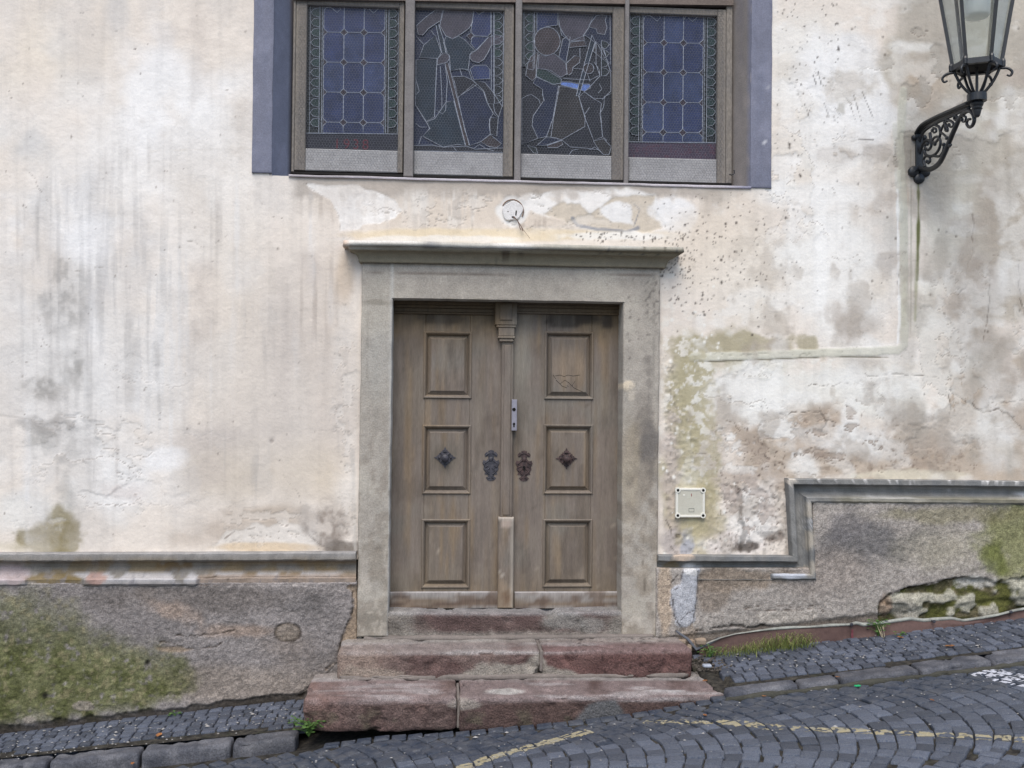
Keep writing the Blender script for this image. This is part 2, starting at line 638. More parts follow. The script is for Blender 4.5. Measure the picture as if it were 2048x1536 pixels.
WIN = rect(546, -190, 1500, 351, 0)           # masonry opening of the window
WIN = (W(546, 180)[0], W(1501, 180)[0], W(1024, 363)[2], 4.78)
DOOR = (W(781, 900)[0], W(1243, 900)[0], W(1010, 1222)[2], W(1010, 601)[2])


def axis_of(lo, a, b, hi, fine, coarse, snaps):
    t = np.concatenate([np.arange(lo, a, coarse), np.arange(a, b, fine), np.arange(b, hi + coarse, coarse)])
    for s in snaps:
        t[np.argmin(np.abs(t - s))] = s
    return np.sort(t)


xs = axis_of(-5.2, -2.8, 3.95, 6.6, .0078, .15, [WIN[0], WIN[1], DOOR[0] - .05, DOOR[1] + .05])
zs = axis_of(-1.2, .62, 4.36, 6.2, .0078, .15, [WIN[2], DOOR[3] + .05])
zs[np.argmin(np.abs(zs - WIN[3]))] = WIN[3]
Xg, Zg = np.meshgrid(xs, zs)
V = np.stack([Xg.ravel(), np.zeros(Xg.size), Zg.ravel()], -1)
CREAM = L(221, 213, 204)
WHITE = L(231, 229, 225)
p = Pt(V, CREAM, .05)
n = p.n


def M_(m, c, a=1.0, h=0.0):
    g_ = .3 * c[0] + .59 * c[1] + .11 * c[2]
    c = [g_ + (q_ - g_) * .74 for q_ in c]
    p.mix(m, L(*c), a, h)


B = p.blob
strk = ss(.42, .68, n['v'])
strk2 = ss(.45, .65, n['v2'])
brk = .35 + .65 * ss(.35, .6, fbm(p.u / 16, p.v / 22, 4, 301))
# -- left half: lime wash, grey streaks, stains
M_(B(300, 330, 420, 260, 1.0, .5), (231, 228, 224), .75)
M_(B(330, 190, 120, 130, .7, .5), (236, 234, 232), .6)
M_(B(120, 720, 330, 330, 1.0, .5), (220, 217, 213), .8)
M_(B(330, 720, 60, 280, .9, .5) * (.4 + .6 * strk), (233, 231, 228), .8)
M_(B(200, 560, 230, 280, .9, .5) * strk, (192, 188, 184), .55)
M_(B(120, 500, 180, 200, .9, .5) * strk2, (186, 182, 180), .5)
M_(B(60, 300, 90, 60, .9, .6), (208, 205, 200), .6)
M_(B(190, 60, 60, 120, 1, .6), (222, 210, 196), .6)
M_(B(90, 120, 140, 90, 1, .6), (226, 214, 196), .5)
M_(B(130, 590, 55, 95, .8, .6, 30) * brk, (160, 156, 151), .6)
M_(B(150, 740, 60, 60, .9, .6, 30) * brk, (158, 154, 148), .6)
M_(B(80, 780, 48, 26, .7, .6, 30) * brk, (148, 143, 136), .6)
M_(B(130, 880, 75, 50, .7, .7, 30) * brk, (147, 143, 136), .65)
M_(B(110, 850, 90, 20, .7, .7, 30), (160, 155, 150), .6)
M_(B(140, 1000, 34, 90, .9, .6, 30), (172, 169, 163), .65)
M_(B(60, 1020, 90, 60, .9, .5), (224, 222, 216), .6)
M_(B(250, 960, 130, 80, .9, .5), (229, 226, 222), .7)
M_(p.line([(0, 830), (60, 838), (95, 870)], 4, 5, 3), (160, 152, 145), .5)
M_(B(520, 760, 240, 330, 1.1, .4), (214, 203, 190), .6)
M_(B(560, 720, 46, 230, .9, .5) * (.5 + .5 * strk2), (186, 175, 167), .55)
M_(B(480, 600, 90, 300, 1, .5), (228, 216, 200), .5)
M_(B(650, 700, 70, 300, 1, .4), (212, 197, 182), .55)
M_(B(640, 600, 60, 130, .9, .4) * strk, (180, 165, 152), .5)
M_(B(690, 560, 26, 70, .8, .5), (206, 182, 154), .6)
M_(B(430, 880, 100, 46, .9, .5), (196, 185, 176), .6)
M_(B(520, 950, 170, 80, 1, .5), (206, 192, 172), .7)
M_(B(640, 960, 80, 90, 1, .5), (212, 194, 166), .6)
M_(B(330, 920, 50, 30, .9, .6, 30), (232, 230, 228), .7)
M_(B(250, 985, 60, 22, .8, .6, 30), (208, 192, 184), .6)
M_(B(100, 1075, 66, 40, .45, .6, 30), (146, 132, 88), .85)
M_(B(125, 1058, 34, 56, .4, .5, 30) * (p.u < 163 + 8 * n[12]), (150, 136, 92), .7)
M_(B(60, 1095, 90, 18, .8, .5), (196, 186, 160), .6)
M_(B(430, 1060, 130, 46, .9, .5), (196, 180, 164), .7)
M_(B(560, 1030, 140, 30, .8, .5), (190, 172, 152), .7)
M_(p.poly([(440, 1080), (470, 1055), (520, 1050), (570, 1040), (620, 1055), (650, 1090), (630, 1102), (400, 1104)], 3, 14), (222, 214, 204), .85, -.002)
M_(B(540, 1095, 130, 12, .5, .5), (216, 192, 158), .8)
M_(B(655, 1045, 52, 56, .45, .5, 30) * brk, (152, 138, 126), .85)
M_(B(690, 1095, 40, 16, .5, .5, 30), (120, 110, 100), .8)
M_(p.line([(448, 1078), (470, 1062), (510, 1056)], 1.6, 2, 2), (140, 125, 112), .7)
M_(p.line([(618, 1070), (640, 1090), (668, 1100)], 2, 2, 3, 12), (110, 98, 88), .8, -.002)
M_(p.line([(600, 862), (650, 860), (712, 868)], 1.2, 2, 1), (160, 150, 142), .6)
M_(p.line([(705, 900), (708, 1000), (711, 1100)], 6, 4, 4), (196, 190, 182), .7)
M_(B(543, 882, 5, 5, .5, .1), (150, 138, 130), .8, -.003)
M_(B(200, 480, 120, 60, .9, .5), (236, 234, 233), .5)
M_(p.line([(300, 302), (420, 298), (505, 296)], 3, 5, 3), (206, 198, 186), .4)
# -- band under the window
M_(B(1010, 400, 430, 70, .6, .3), (214, 200, 184), .8)
M_(ss(0, 1, (392 + 26 * n['v'] - p.v) / 18) * ss(575, 600, p.u) * ss(1500, 1440, p.u) * ss(330, 345, p.v), (178, 168, 158), .75)
M_(B(900, 415, 170, 40, .7, .5) * strk, (228, 222, 214), .8)
M_(B(1000, 420, 430, 46, .6, .3) * ss(.5, .6, n['v']) * ss(.4, .55, n[30]), (186, 172, 158), .5)
M_(p.poly([(606, 366), (650, 372), (700, 370), (740, 382), (790, 395), (806, 420), (790, 440), (760, 446), (730, 450), (716, 462), (680, 464), (678, 430), (660, 402)], 2, 9) * (1 - .5 * ss(725, 800, p.u) * ss(.35, .6, n['v'])) * (1 - .3 * ss(.6, .7, n[30])), (231, 227, 222), .95, -.002)
M_(p.line([(606, 366), (660, 402), (678, 430), (681, 462)], 1.2, 2, 1), (150, 138, 126), .7)
M_(p.poly([(1035, 398), (1070, 385), (1180, 382), (1250, 375), (1310, 390), (1330, 420), (1390, 440), (1376, 476), (1280, 472), (1180, 462), (1110, 436), (1040, 425)], 4, 14) * (1 - .6 * ss(.5, .68, n[30])), (231, 227, 222), .9, -.0015)
M_(p.poly([(1085, 428), (1130, 404), (1160, 408), (1180, 424), (1220, 398), (1262, 390), (1310, 392), (1312, 425), (1330, 452), (1290, 462), (1230, 464), (1140, 448)], 2, 8), (208, 195, 177), .95, -.003)
M_(p.poly([(1196, 412), (1240, 402), (1262, 410), (1268, 452), (1232, 446), (1200, 430)], 3, 8), (230, 228, 226), .85)
M_(p.line([(1145, 436), (1155, 450), (1195, 459), (1255, 463), (1275, 456)], 5, 3, 3), (158, 158, 162), .9, .001)
M_(p.line([(1268, 408), (1280, 418), (1268, 452)], 2, 2, 2), (150, 150, 155), .9)
M_(B(1350, 430, 46, 46, .4, .5, 30), (232, 230, 228), .9)
M_(B(1020, 470, 330, 14, .5, .4), (222, 204, 172), .8)
M_(B(1250, 472, 140, 9, .5, .5, 30), (230, 226, 220), .8)
M_(B(900, 478, 200, 8, .5, .5, 30), (226, 220, 212), .8)
M_(p.line([(806, 404), (810, 425), (818, 436)], 1, 1.5, 1), (140, 128, 116), .8)
M_(B(1025, 424, 30, 30, .3, .2, 30), (226, 223, 218), .9, -.003)
# -- right half
M_(B(1640, 180, 180, 230, .9, .5), (226, 221, 212), .8)
M_(B(1700, 170, 110, 130, .5, .5), (232, 231, 230), .8)
M_(B(1650, 390, 130, 30, .8, .5), (232, 230, 226), .7)
M_(B(1420, 480, 110, 120, .9, .4), (222, 208, 190), .7)
M_(B(1500, 560, 150, 110, 1, .4), (226, 218, 204), .6)
M_(p.poly([(1786, -300), (1796, 60), (1770, 130), (1766, 160), (1790, 180), (1800, 230), (1775, 262), (1800, 330), (1850, 420), (1900, 520), (1960, 640), (2300, 640), (2300, -300)], 10, 34, 80), (196, 187, 172), .9)
M_(B(1880, 60, 110, 90, .9, .6), (186, 178, 166), .7)
M_(B(1850, 180, 70, 60, .8, .5), (202, 184, 164), .8)
M_(B(1960, 240, 90, 160, .9, .6), (204, 198, 184), .7)
M_(B(1830, 95, 60, 14, .7, .6, 30), (220, 217, 210), .8)
M_(B(1900, 330, 90, 130, .9, .6), (206, 200, 186), .6)
M_(B(2010, 480, 60, 260, .9, .5) * (.4 + .6 * strk2), (176, 164, 150), .7)
M_(B(1680, 560, 140, 150, .6, .4), (230, 227, 221), .85)
M_(B(1640, 540, 20, 130, .8, .4), (236, 234, 230), .6)
M_(B(1780, 470, 30, 60, .8, .6), (206, 202, 194), .6)
M_(B(1760, 570, 36, 50, .9, .5), (222, 210, 194), .7)
M_(B(1880, 480, 70, 170, .9, .5), (216, 211, 198), .7)
M_(B(1945, 610, 60, 170, .7, .5), (178, 168, 156), .85)
M_(B(1980, 430, 36, 110, .7, .5), (184, 172, 158), .75)
M_(B(1915, 700, 70, 110, .8, .6), (200, 194, 182), .5)
M_(B(1850, 620, 36, 120, .9, .5), (226, 222, 210), .7)
# olive patch and conduit
M_(B(1372, 880, 52, 230, .5, .5), (180, 171, 138), .85)
M_(B(1385, 1020, 52, 110, .5, .5), (190, 178, 140), .8)
M_(B(1480, 692, 150, 26, .4, .7, 30), (184, 174, 146), .85)
M_(B(1440, 700, 80, 46, .5, .7, 30), (182, 172, 144), .7)
M_(B(1500, 730, 100, 20, .5, .7, 30), (190, 182, 156), .7)
M_(B(1560, 790, 190, 70, .7, .5), (224, 221, 213), .85)
M_(B(1500, 780, 60, 60, .5, .8, 30), (230, 228, 222), .8)
M_(B(1760, 760, 140, 80, .8, .5), (224, 220, 210), .8)
M_(B(1400, 800, 24, 150, .6, .8, 30) * ss(.48, .56, n[12]), (226, 223, 216), .9)
M_(B(1350, 760, 40, 260, .8, .7, 30) * ss(.54, .6, n[12]), (224, 218, 208), .85)
M_(B(1600, 740, 220, 26, .5, .6, 30) * ss(.5, .58, n[12]), (226, 223, 214), .6)
# brown flaked zone low on the right
M_(p.poly([(1470, 860), (1560, 850), (1620, 812), (1660, 800), (1690, 830), (1760, 880), (1840, 860), (1890, 800), (1920, 740), (2120, 700), (2120, 975), (1560, 975), (1500, 930)], 9, 22, 30), (190, 173, 154), .85)
M_(B(1680, 900, 120, 40, .7, .5, 30), (178, 160, 142), .7)
M_(B(1640, 860, 90, 50, .8, .6, 30), (196, 176, 156), .6)
M_(B(1860, 900, 80, 60, .8, .6, 30), (184, 164, 144), .7)
M_(B(1770, 900, 60, 30, .7, .6, 30), (214, 208, 200), .75)
M_(B(1990, 870, 50, 90, .6, .6, 30), (214, 209, 202), .8)
M_(B(2010, 760, 50, 50, .7, .6, 30), (212, 206, 198), .6)
M_(B(1700, 830, 22, 40, .6, .5, 30), (226, 222, 216), .7)
M_(B(1790, 800, 100, 46, .6, .5, 30), (226, 223, 214), .8)
M_(B(1830, 950, 140, 12, .6, .6, 30), (220, 212, 190), .7)
M_(B(1510, 960, 80, 60, .7, .6, 30), (192, 176, 160), .8)
fl = p.poly([(1500, 880), (1640, 820), (1740, 860), (1880, 830), (1980, 900), (1900, 940), (1560, 950)], 8, 20)
M_(fl * ss(.6, .72, n[12]), (140, 122, 106), .45, -.002)
p.h += fl * .006 * (n[12] - .5)
# salt-bitten corner by the doorway
M_(B(1520, 1020, 50, 70, .5, .6, 30), (216, 208, 200), .85)
M_(B(1470, 1086, 80, 24, .5, .6, 30), (220, 210, 202), .85)
M_(B(1345, 960, 22, 160, .6, .6, 30), (196, 182, 172), .8)
M_(B(1350, 1085, 40, 30, .5, .6, 30), (188, 178, 172), .8)
M_(p.poly([(1366, 1058), (1382, 1056), (1388, 1090), (1376, 1112), (1358, 1112)], 3, 6), (176, 177, 184), .9)
M_(p.line([(1476, 975), (1484, 1010), (1482, 1040), (1490, 1065), (1480, 1098)], 6, 4, 7, 12), (112, 100, 92), .85, -.004)
M_(B(1490, 1096, 30, 12, .6, .9, 12), (96, 86, 78), .8, -.003)
M_(B(1552, 1072, 24, 12, .7, .9, 12), (116, 100, 90), .7, -.003)
M_(p.line([(1332, 1040), (1342, 1060), (1340, 1090), (1352, 1108)], 2, 2, 2), (116, 108, 100), .8, -.002)
M_(B(1356, 1072, 6, 5, .4, .2), (90, 80, 76), .9, -.004)
bt = p.poly([(1420, 960), (1575, 960), (1575, 1108), (1330, 1108), (1330, 700), (1352, 720), (1400, 930)], 8, 16)
p.h += bt * .007 * (n[12] - .5) + bt * .004 * (n[5] - .5)
p.scale(1 - .28 * bt * ss(.6, .8, n[5]))
# conduit channel plastered over
cd = p.line([(1806, 180), (1800, 280), (1806, 420), (1808, 690), (1796, 700), (1640, 706), (1500, 712), (1385, 714)], 10, 3, 3)
M_(cd, (208, 205, 190), .75, .003)
M_(p.line([(1794, 380), (1798, 640), (1795, 686)], 3, 2, 2), (236, 234, 230), .7)
M_(p.line([(1812, 700), (1800, 714), (1700, 714), (1600, 716), (1400, 724)], 1.3, 1.5, 1.6), (142, 134, 116), .7)
M_(p.line([(1790, 250), (1794, 330), (1799, 440)], 7, 3, 3), (216, 214, 204), .8, .002)
M_(p.poly([(1808, 272), (1832, 272), (1832, 365), (1802, 365), (1803, 300)], 2, 3), (178, 170, 160), .8, -.002)
M_(B(1815, 390, 14, 30, .7, .4), (206, 186, 162), .6)
M_(p.line([(1836, 365), (1836, 470), (1832, 560), (1830, 640)], 5, 5, 3), (168, 168, 128), .75)
M_(p.line([(1836, 362), (1837, 420)], 4, 3, 2), (96, 104, 52), .85)
M_(p.line([(1836, 420), (1835, 520)], 3, 3, 2), (128, 130, 84), .7)
M_(p.line([(1820, 370), (1822, 520), (1820, 640)], 3, 3, 2), (226, 222, 206), .8, .002)
M_(p.line([(1808, 560), (1806, 650)], 6, 5, 3), (212, 208, 176), .6)
# cracks
CR_ = (112, 100, 88)
for pts, w in [([(1735, 752), (1790, 747), (1840, 752), (1900, 757)], .9), ([(1600, 768), (1660, 771), (1720, 765)], .5), ([(1896, 780), (1925, 796), (1965, 826), (2000, 820), (2020, 836), (2060, 868)], 1.3),
               ([(1944, 430), (1946, 500), (1936, 530), (1934, 570), (1912, 590)], .9), ([(1980, 560), (1975, 640), (1965, 690)], .6),
               ([(1555, 832), (1600, 822), (1640, 824), (1652, 842), (1640, 866)], 1.3), ([(1650, 838), (1670, 846)], 1.2), ([(1452, 840), (1470, 846), (1482, 862)], 1.2),
               ([(1840, 858), (1868, 856), (1898, 848), (1900, 810), (1895, 790)], 1.2), ([(1870, 860), (1900, 880), (1926, 892)], 1), ([(2035, 530), (2040, 600), (2052, 640)], .8), ([(1990, 510), (2040, 522)], .6),
               ([(2000, 808), (2060, 800)], .8), ([(1400, 705), (1480, 712), (1560, 705), (1620, 712)], .8)]:
    M_(p.line(pts, w + .8, 1.6, 1.0, 12, jit=6), CR_, .8, -.0025)
# scratches beside the lamp
for x0, y0, x1, y1 in [(1636, 146, 1642, 168), (1626, 150, 1632, 170), (1707, 190, 1722, 242), (1724, 184, 1746, 236), (1692, 198, 1704, 210), (1668, 214, 1684, 236), (1648, 206, 1658, 234), (1612, 216, 1620, 240), (1700, 210, 1710, 240), (1716, 278, 1746, 280)]:
    M_(p.line([(x0, y0), (x1, y1)], 1.5, 1.5, 1.2, 12), (120, 116, 114), .8)
M_(p.poly([(1676, 206), (1690, 206), (1688, 228), (1672, 222)], 3, 4), (186, 182, 172), .7)
# dark specks
sp = [(random.gauss(1405, 75), random.gauss(525, 80)) for _ in range(180)] + [(random.uniform(1330, 1600), random.uniform(385, 640)) for _ in range(110)] + \
     [(random.uniform(1550, 1680), random.uniform(0, 380)) for _ in range(120)] + [(random.uniform(1150, 1400), random.gauss(474, 6)) for _ in range(70)] + \
     [(random.gauss(1350, 22), random.gauss(535, 26)) for _ in range(80)]
sp = [q for q in sp if q[0] > 1150 and not (1290 < q[0] < 1550 and q[1] < 382)]
p.dots(sp, L(78, 70, 66), .6, 1.5, .75)
p.dots(random.sample(sp, 60), L(70, 62, 58), 1.3, 2.2, .8)
p.dots([(random.uniform(1420, 1575), random.uniform(850, 1100)) for _ in range(260)], L(96, 84, 78), .7, 1.8, .7, -.002)
p.dots([(random.uniform(1560, 1960), random.uniform(820, 945)) for _ in range(180)], L(120, 104, 92), .7, 1.7, .6, -.002)
p.dots([(random.uniform(0, 700), random.uniform(0, 1100)) for _ in range(150)], L(130, 120, 112), .6, 1.8, .7)
p.dots([(random.uniform(1560, 2040), random.uniform(0, 900)) for _ in range(150)], L(110, 102, 94), .6, 2.2, .7)
p.dots([(random.gauss(1405, 40), random.gauss(850, 120)) for _ in range(170)], L(228, 226, 220), .8, 3.2, .9, .001)
p.dots([(390, 455), (270, 98), (1912, 473), (2040, 622), (1694, 812)], L(80, 72, 68), 1.2, 1.9, .8, -.003)
# smaller patches of lime and grime everywhere
for k in range(150):
    x_, y_ = random.uniform(1330, 2080), random.uniform(0, 960)
    if y_ > 640 or x_ > 1770 or random.random() < .3:
        c_ = random.choice([(226, 223, 217), (228, 226, 222), (188, 176, 164), (178, 166, 154), (206, 198, 186), (196, 186, 172)])
        M_(B(x_, y_, random.uniform(12, 60), random.uniform(10, 46), random.choice((.9, .7)), 1.1, random.choice((30, 80, 30))), c_, random.uniform(.3, .65))
for k in range(70):
    x_, y_ = random.uniform(-40, 720), random.uniform(0, 1100)
    lo_ = x_ < 330
    c_ = random.choice([(232, 230, 228), (206, 203, 200), (222, 219, 215)] if lo_ else [(206, 194, 180), (222, 212, 200), (198, 186, 176), (228, 222, 214)])
    M_(B(x_, y_, random.uniform(20, 80), random.uniform(30, 120), 1.1, .8, random.choice((80, 30))), c_, random.uniform(.2, .45))
for k in range(46):
    x_ = random.uniform(0, 720)
    M_(B(x_, random.uniform(420, 1000), random.uniform(3, 14), random.uniform(60, 170), .9, .5, 30) * (.3 + .7 * strk), random.choice([(176, 172, 168), (232, 230, 228), (190, 182, 174)]), random.uniform(.15, .4))
M_(ss(.55, .7, fbm(p.u / 60, p.v / 46, 5, 201)) * ss(1330, 1400, p.u), (230, 228, 223), .4)
def flake(mask, c_, a_, seed, lo, sx_, sy_, dep=-.0032):
    f_ = fbm(p.u / sx_, p.v / sy_, 6, seed, .6)
    m1_ = ss(lo, lo + .012, f_) * mask
    M_(m1_, c_, a_, dep)
    up_ = ss(lo, lo + .012, fbm(p.u / sx_, (p.v + 2.2) / sy_, 6, seed, .6)) * mask
    M_(np.clip(m1_ - up_, 0, 1), (112, 100, 90), .5)  # dark line painted along each flake's lower edge as its small shadow
flake(B(1480, 840, 160, 130, .8, .6) + 0, (228, 225, 219), .75, 401, .56, 70, 52)
flake(B(1700, 880, 330, 80, .8, .6), (172, 155, 140), .6, 402, .54, 60, 34)
flake(B(1900, 700, 200, 260, .8, .6), (214, 209, 200), .6, 403, .56, 60, 80)
flake(B(1860, 180, 200, 200, .8, .6), (176, 168, 156), .5, 404, .55, 70, 60)
flake(B(1480, 1030, 120, 90, .8, .5), (186, 172, 162), .7, 405, .52, 34, 34)
flake(B(1620, 300, 130, 240, .9, .6), (233, 231, 228), .5, 406, .56, 60, 70)
flake(B(1040, 420, 330, 50, .7, .5), (222, 214, 204), .5, 407, .56, 60, 34)
flake(B(560, 1050, 180, 60, .8, .5), (222, 212, 200), .6, 408, .55, 46, 24)
flake(B(690, 800, 30, 330, .8, .5), (222, 214, 204), .6, 409, .56, 24, 40)
flake(B(200, 900, 260, 240, 1, .5), (226, 223, 219), .4, 410, .58, 90, 50)
M_(cd, (206, 203, 186), .6)
M_(p.line([(1794, 380), (1798, 640), (1795, 686)], 3, 2, 2), (236, 234, 230), .7)
M_(p.line([(1822, 300), (1822, 560), (1820, 690)], 2, 2, 1.5), (150, 142, 126), .5, -.002)
M_(p.line([(1812, 700), (1800, 714), (1700, 714), (1600, 716), (1400, 724)], 1.6, 1.5, 1.6), (136, 128, 108), .75, -.002)
M_(p.line([(1836, 362), (1837, 440), (1834, 560)], 3.5, 3, 2), (112, 118, 64), .7)
M_(B(1390, 900, 44, 210, .4, .6, 30) * (1 - .7 * ss(.5, .56, n[12])), (184, 174, 140), .6)
M_(B(1400, 1030, 48, 60, .4, .5, 30), (190, 179, 144), .6)
M_(B(560, 760, 230, 400, 1.1, .4), (202, 194, 187), .35)
for k in range(16):                           # hairline cracks
    x_, y_ = (random.uniform(1340, 2040), random.uniform(380, 940)) if k < 11 else (random.uniform(0, 700), random.uniform(250, 1080))
    P_ = [(x_, y_)]
    a_ = random.uniform(-.5, .5) + (1.57 if random.random() < .4 else 0)
    for q_ in range(random.randint(3, 7)):
        a_ += random.gauss(0, .5)
        P_.append((P_[-1][0] + 18 * math.cos(a_), P_[-1][1] + 18 * math.sin(a_)))
    M_(p.line(P_, 1.1, 1.5, .8, 12, jit=5), (124, 112, 102), .55, -.0015)
M_(ss(.56, .7, fbm(p.u / 44, p.v / 60, 5, 202)) * ss(1330, 1400, p.u) * ss(250, 700, p.v + .3 * (p.u - 1500)), (176, 164, 150), .45)
M_(ss(.5, .7, fbm(p.u / 70, p.v / 90, 5, 203)) * ss(1760, 1850, p.u), (178, 170, 158), .5)
M_(ss(.56, .7, fbm(p.u / 90, p.v / 120, 5, 204)) * ss(720, 600, p.u), (206, 199, 192), .35)
WL_ = L(238, 237, 238)
p.c = WL_ * np.clip(p.c / WL_, 0, 1.1) ** 1.32
# drips, grime, brush marks
p.scale(1 - .05 * ss(.5, .75, n['v']) - .03 * (n['h'] - .5))
p.scale(1 + .05 * (n[30] - .5) + .035 * (n[5] - .5))
p.h += .009 * (fbm(p.u / 330, p.v / 330, 2, 77) - .5) + .005 * (n[80] - .5) + .0018 * (n[12] - .5) + .0008 * (n[5] - .5)
V[:, 1] -= p.h
Fg = grid_faces(len(xs), len(zs))
cx, cz = V[Fg][:, :, 0].mean(1), V[Fg][:, :, 2].mean(1)
keep = ~((cx > WIN[0]) & (cx < WIN[1]) & (cz > WIN[2]) & (cz < WIN[3])) & ~((cx > DOOR[0] - .05) & (cx < DOOR[1] + .05) & (cz < DOOR[3] + .05))
uc, vc = proj(np.stack([cx, cx * 0, cz], -1))
keep &= ~((uc < 716) & (vc > 1120)) & ~((uc > 1320) & (uc < 1590) & (vc > 1124)) & ~((uc >= 1590) & (vc > 974)) & ~((uc >= 724) & (uc <= 1308) & (vc > 1100) & (vc < 1600))
wall = mk('wall', V, Fg[keep], M_PLASTER, house, p.c)
mb = MB()
mb.box(-5.2, WIN[0] - .02, .29, .42, -1.2, 6.2).box(WIN[1] + .02, 6.6, .29, .42, -1.2, 6.2)
mb.box(WIN[0] - .02, WIN[1] + .02, .30, .42, -1.2, WIN[2] - .02).box(WIN[0] - .02, WIN[1] + .02, .30, .42, WIN[3] + .02, 6.2)
mb.box(WIN[0] - .02, WIN[1] + .02, .31, .42, WIN[2] - .02, WIN[3] + .02)
mb.out('wall_core', M_DARK, house)

# ------------------------------------------------------------------ painted window surround and splay
BLUE = L(117, 119, 133)
XO0, XO1 = W(506, 180)[0], W(1543, 180)[0]
ZB0, ZB1 = W(506, 346)[2], W(1543, 377)[2]
FY = .125                                    # depth of the window frame
fx0, fx1 = W(585, 180, FY)[0], W(1464, 180, FY)[0]
fzb = W(1024, 357, FY)[2]


def p_blue(V, c=BLUE):
    q = Pt(V, c, .1)
    q.mix(ss(.55, .75, q.n['v']), L(102, 107, 124), .35)
    q.mix(ss(.62, .75, q.n[30]), L(146, 148, 164), .3)
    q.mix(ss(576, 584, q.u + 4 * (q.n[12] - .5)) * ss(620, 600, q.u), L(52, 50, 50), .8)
    q.mix(ss(586, 589, q.u) * ss(620, 600, q.u) * ss(.45, .6, q.n['v']), L(140, 128, 118), .7)
    q.dots([(random.uniform(1504, 1543), random.uniform(0, 370)) for _ in range(26)], L(215, 215, 220), .4, .8, .7)
    q.dots([(1532, 69), (1537, 173), (1528, 284), (540, 323)], L(232, 232, 234), .9, 1.3, .9)
    return q


slab('window_surround', (XO0, WIN[0], ZB0, 4.9), -.010, .01, .02, M_TRIM, house, p_blue, .004, .001)
slab('window_surround', (WIN[1], XO1, ZB1, 4.9), -.010, .01, .02, M_TRIM, house, p_blue, .004, .001)
slab('window_surround', (WIN[0], WIN[1], WIN[3], 4.9), -.010, .01, .03, M_TRIM, house, p_blue, .004, .001)


def splay(a, b, name, pf):                   # reveal strip from front edge a to back edge b, a/b = list of (x, y, z)
    k = 24
    A = np.linspace(a[0], a[1], k)
    Bq = np.linspace(b[0], b[1], k)
    V = np.concatenate([A * (1 - t) + Bq * t for t in np.linspace(0, 1, 5)])
    V[:, 1] += .004 * (fbm3(V, 12, 3, 3) - .5)
    Fq = grid_faces(k, 5)
    V2 = V.copy()
    V2[:, 0] += np.sign(V[:, 0].mean() - .4) * .012
    V2[:, 2] -= .0
    Vt = np.concatenate([V, V2])
    Ff = np.concatenate([Fq, Fq[:, ::-1] + len(V)])
    return mk(name, Vt, Ff, M_TRIM, house, pf(Vt).c)


def p_tan(V):
    q = Pt(V, L(128, 122, 118), .12)
    q.mix(ss(.5, .7, q.n['v']), L(112, 108, 112), .6)
    q.mix(ss(1492, 1502, q.u), L(118, 122, 142), .8)
    q.mix(ss(.6, .72, q.n[12]), L(160, 152, 146), .4)
    return q


splay(((WIN[0], -.004, WIN[2]), (WIN[0], -.004, WIN[3])), ((fx0 - .004, FY + .03, WIN[2]), (fx0 - .004, FY + .03, WIN[3])), 'window_reveal', lambda V: p_blue(V, L(110, 115, 132)))
splay(((WIN[1], -.004, WIN[2]), (WIN[1], -.004, WIN[3])), ((fx1 + .004, FY + .03, WIN[2]), (fx1 + .004, FY + .03, WIN[3])), 'window_reveal', p_tan)
mb = MB().box(WIN[0], WIN[1], .0, .3, WIN[3] - .02, WIN[3] + .05)
mb.out('window_reveal', M_TRIM, house, lambda V: p_blue(V).c)


def p_sill(V):
    q = Pt(V, L(184, 178, 182), .12)
    q.mix(ss(.5, .65, q.n['h']), L(150, 144, 142), .6)
    q.mix(ss(1440, 1500, q.u), L(128, 128, 146), .9)
    return q


sx0, sx1 = W(577, 350, -.012)[0], W(1503, 372, -.012)[0]
slab('window_sill', [(sx0, W(577, 348.5, -.012)[2]), (sx1, W(1503, 372, -.012)[2]), (sx1, W(1503, 377.5, -.012)[2]), (sx0, W(577, 353, -.012)[2])], -.012, .12, .02, M_TRIM, house, p_sill, .004, .0012)

# ------------------------------------------------------------------ the window
win = empty('window', (WIN[0] + .5 * (WIN[1] - WIN[0]), FY, fzb), house)
tag(win, 'leaded window of four lights behind wire netting')


def wz(y, x, d=FY):
    return W(x, y, d)[2]


def wx(x, d=FY):
    return W(x, 180, d)[0]


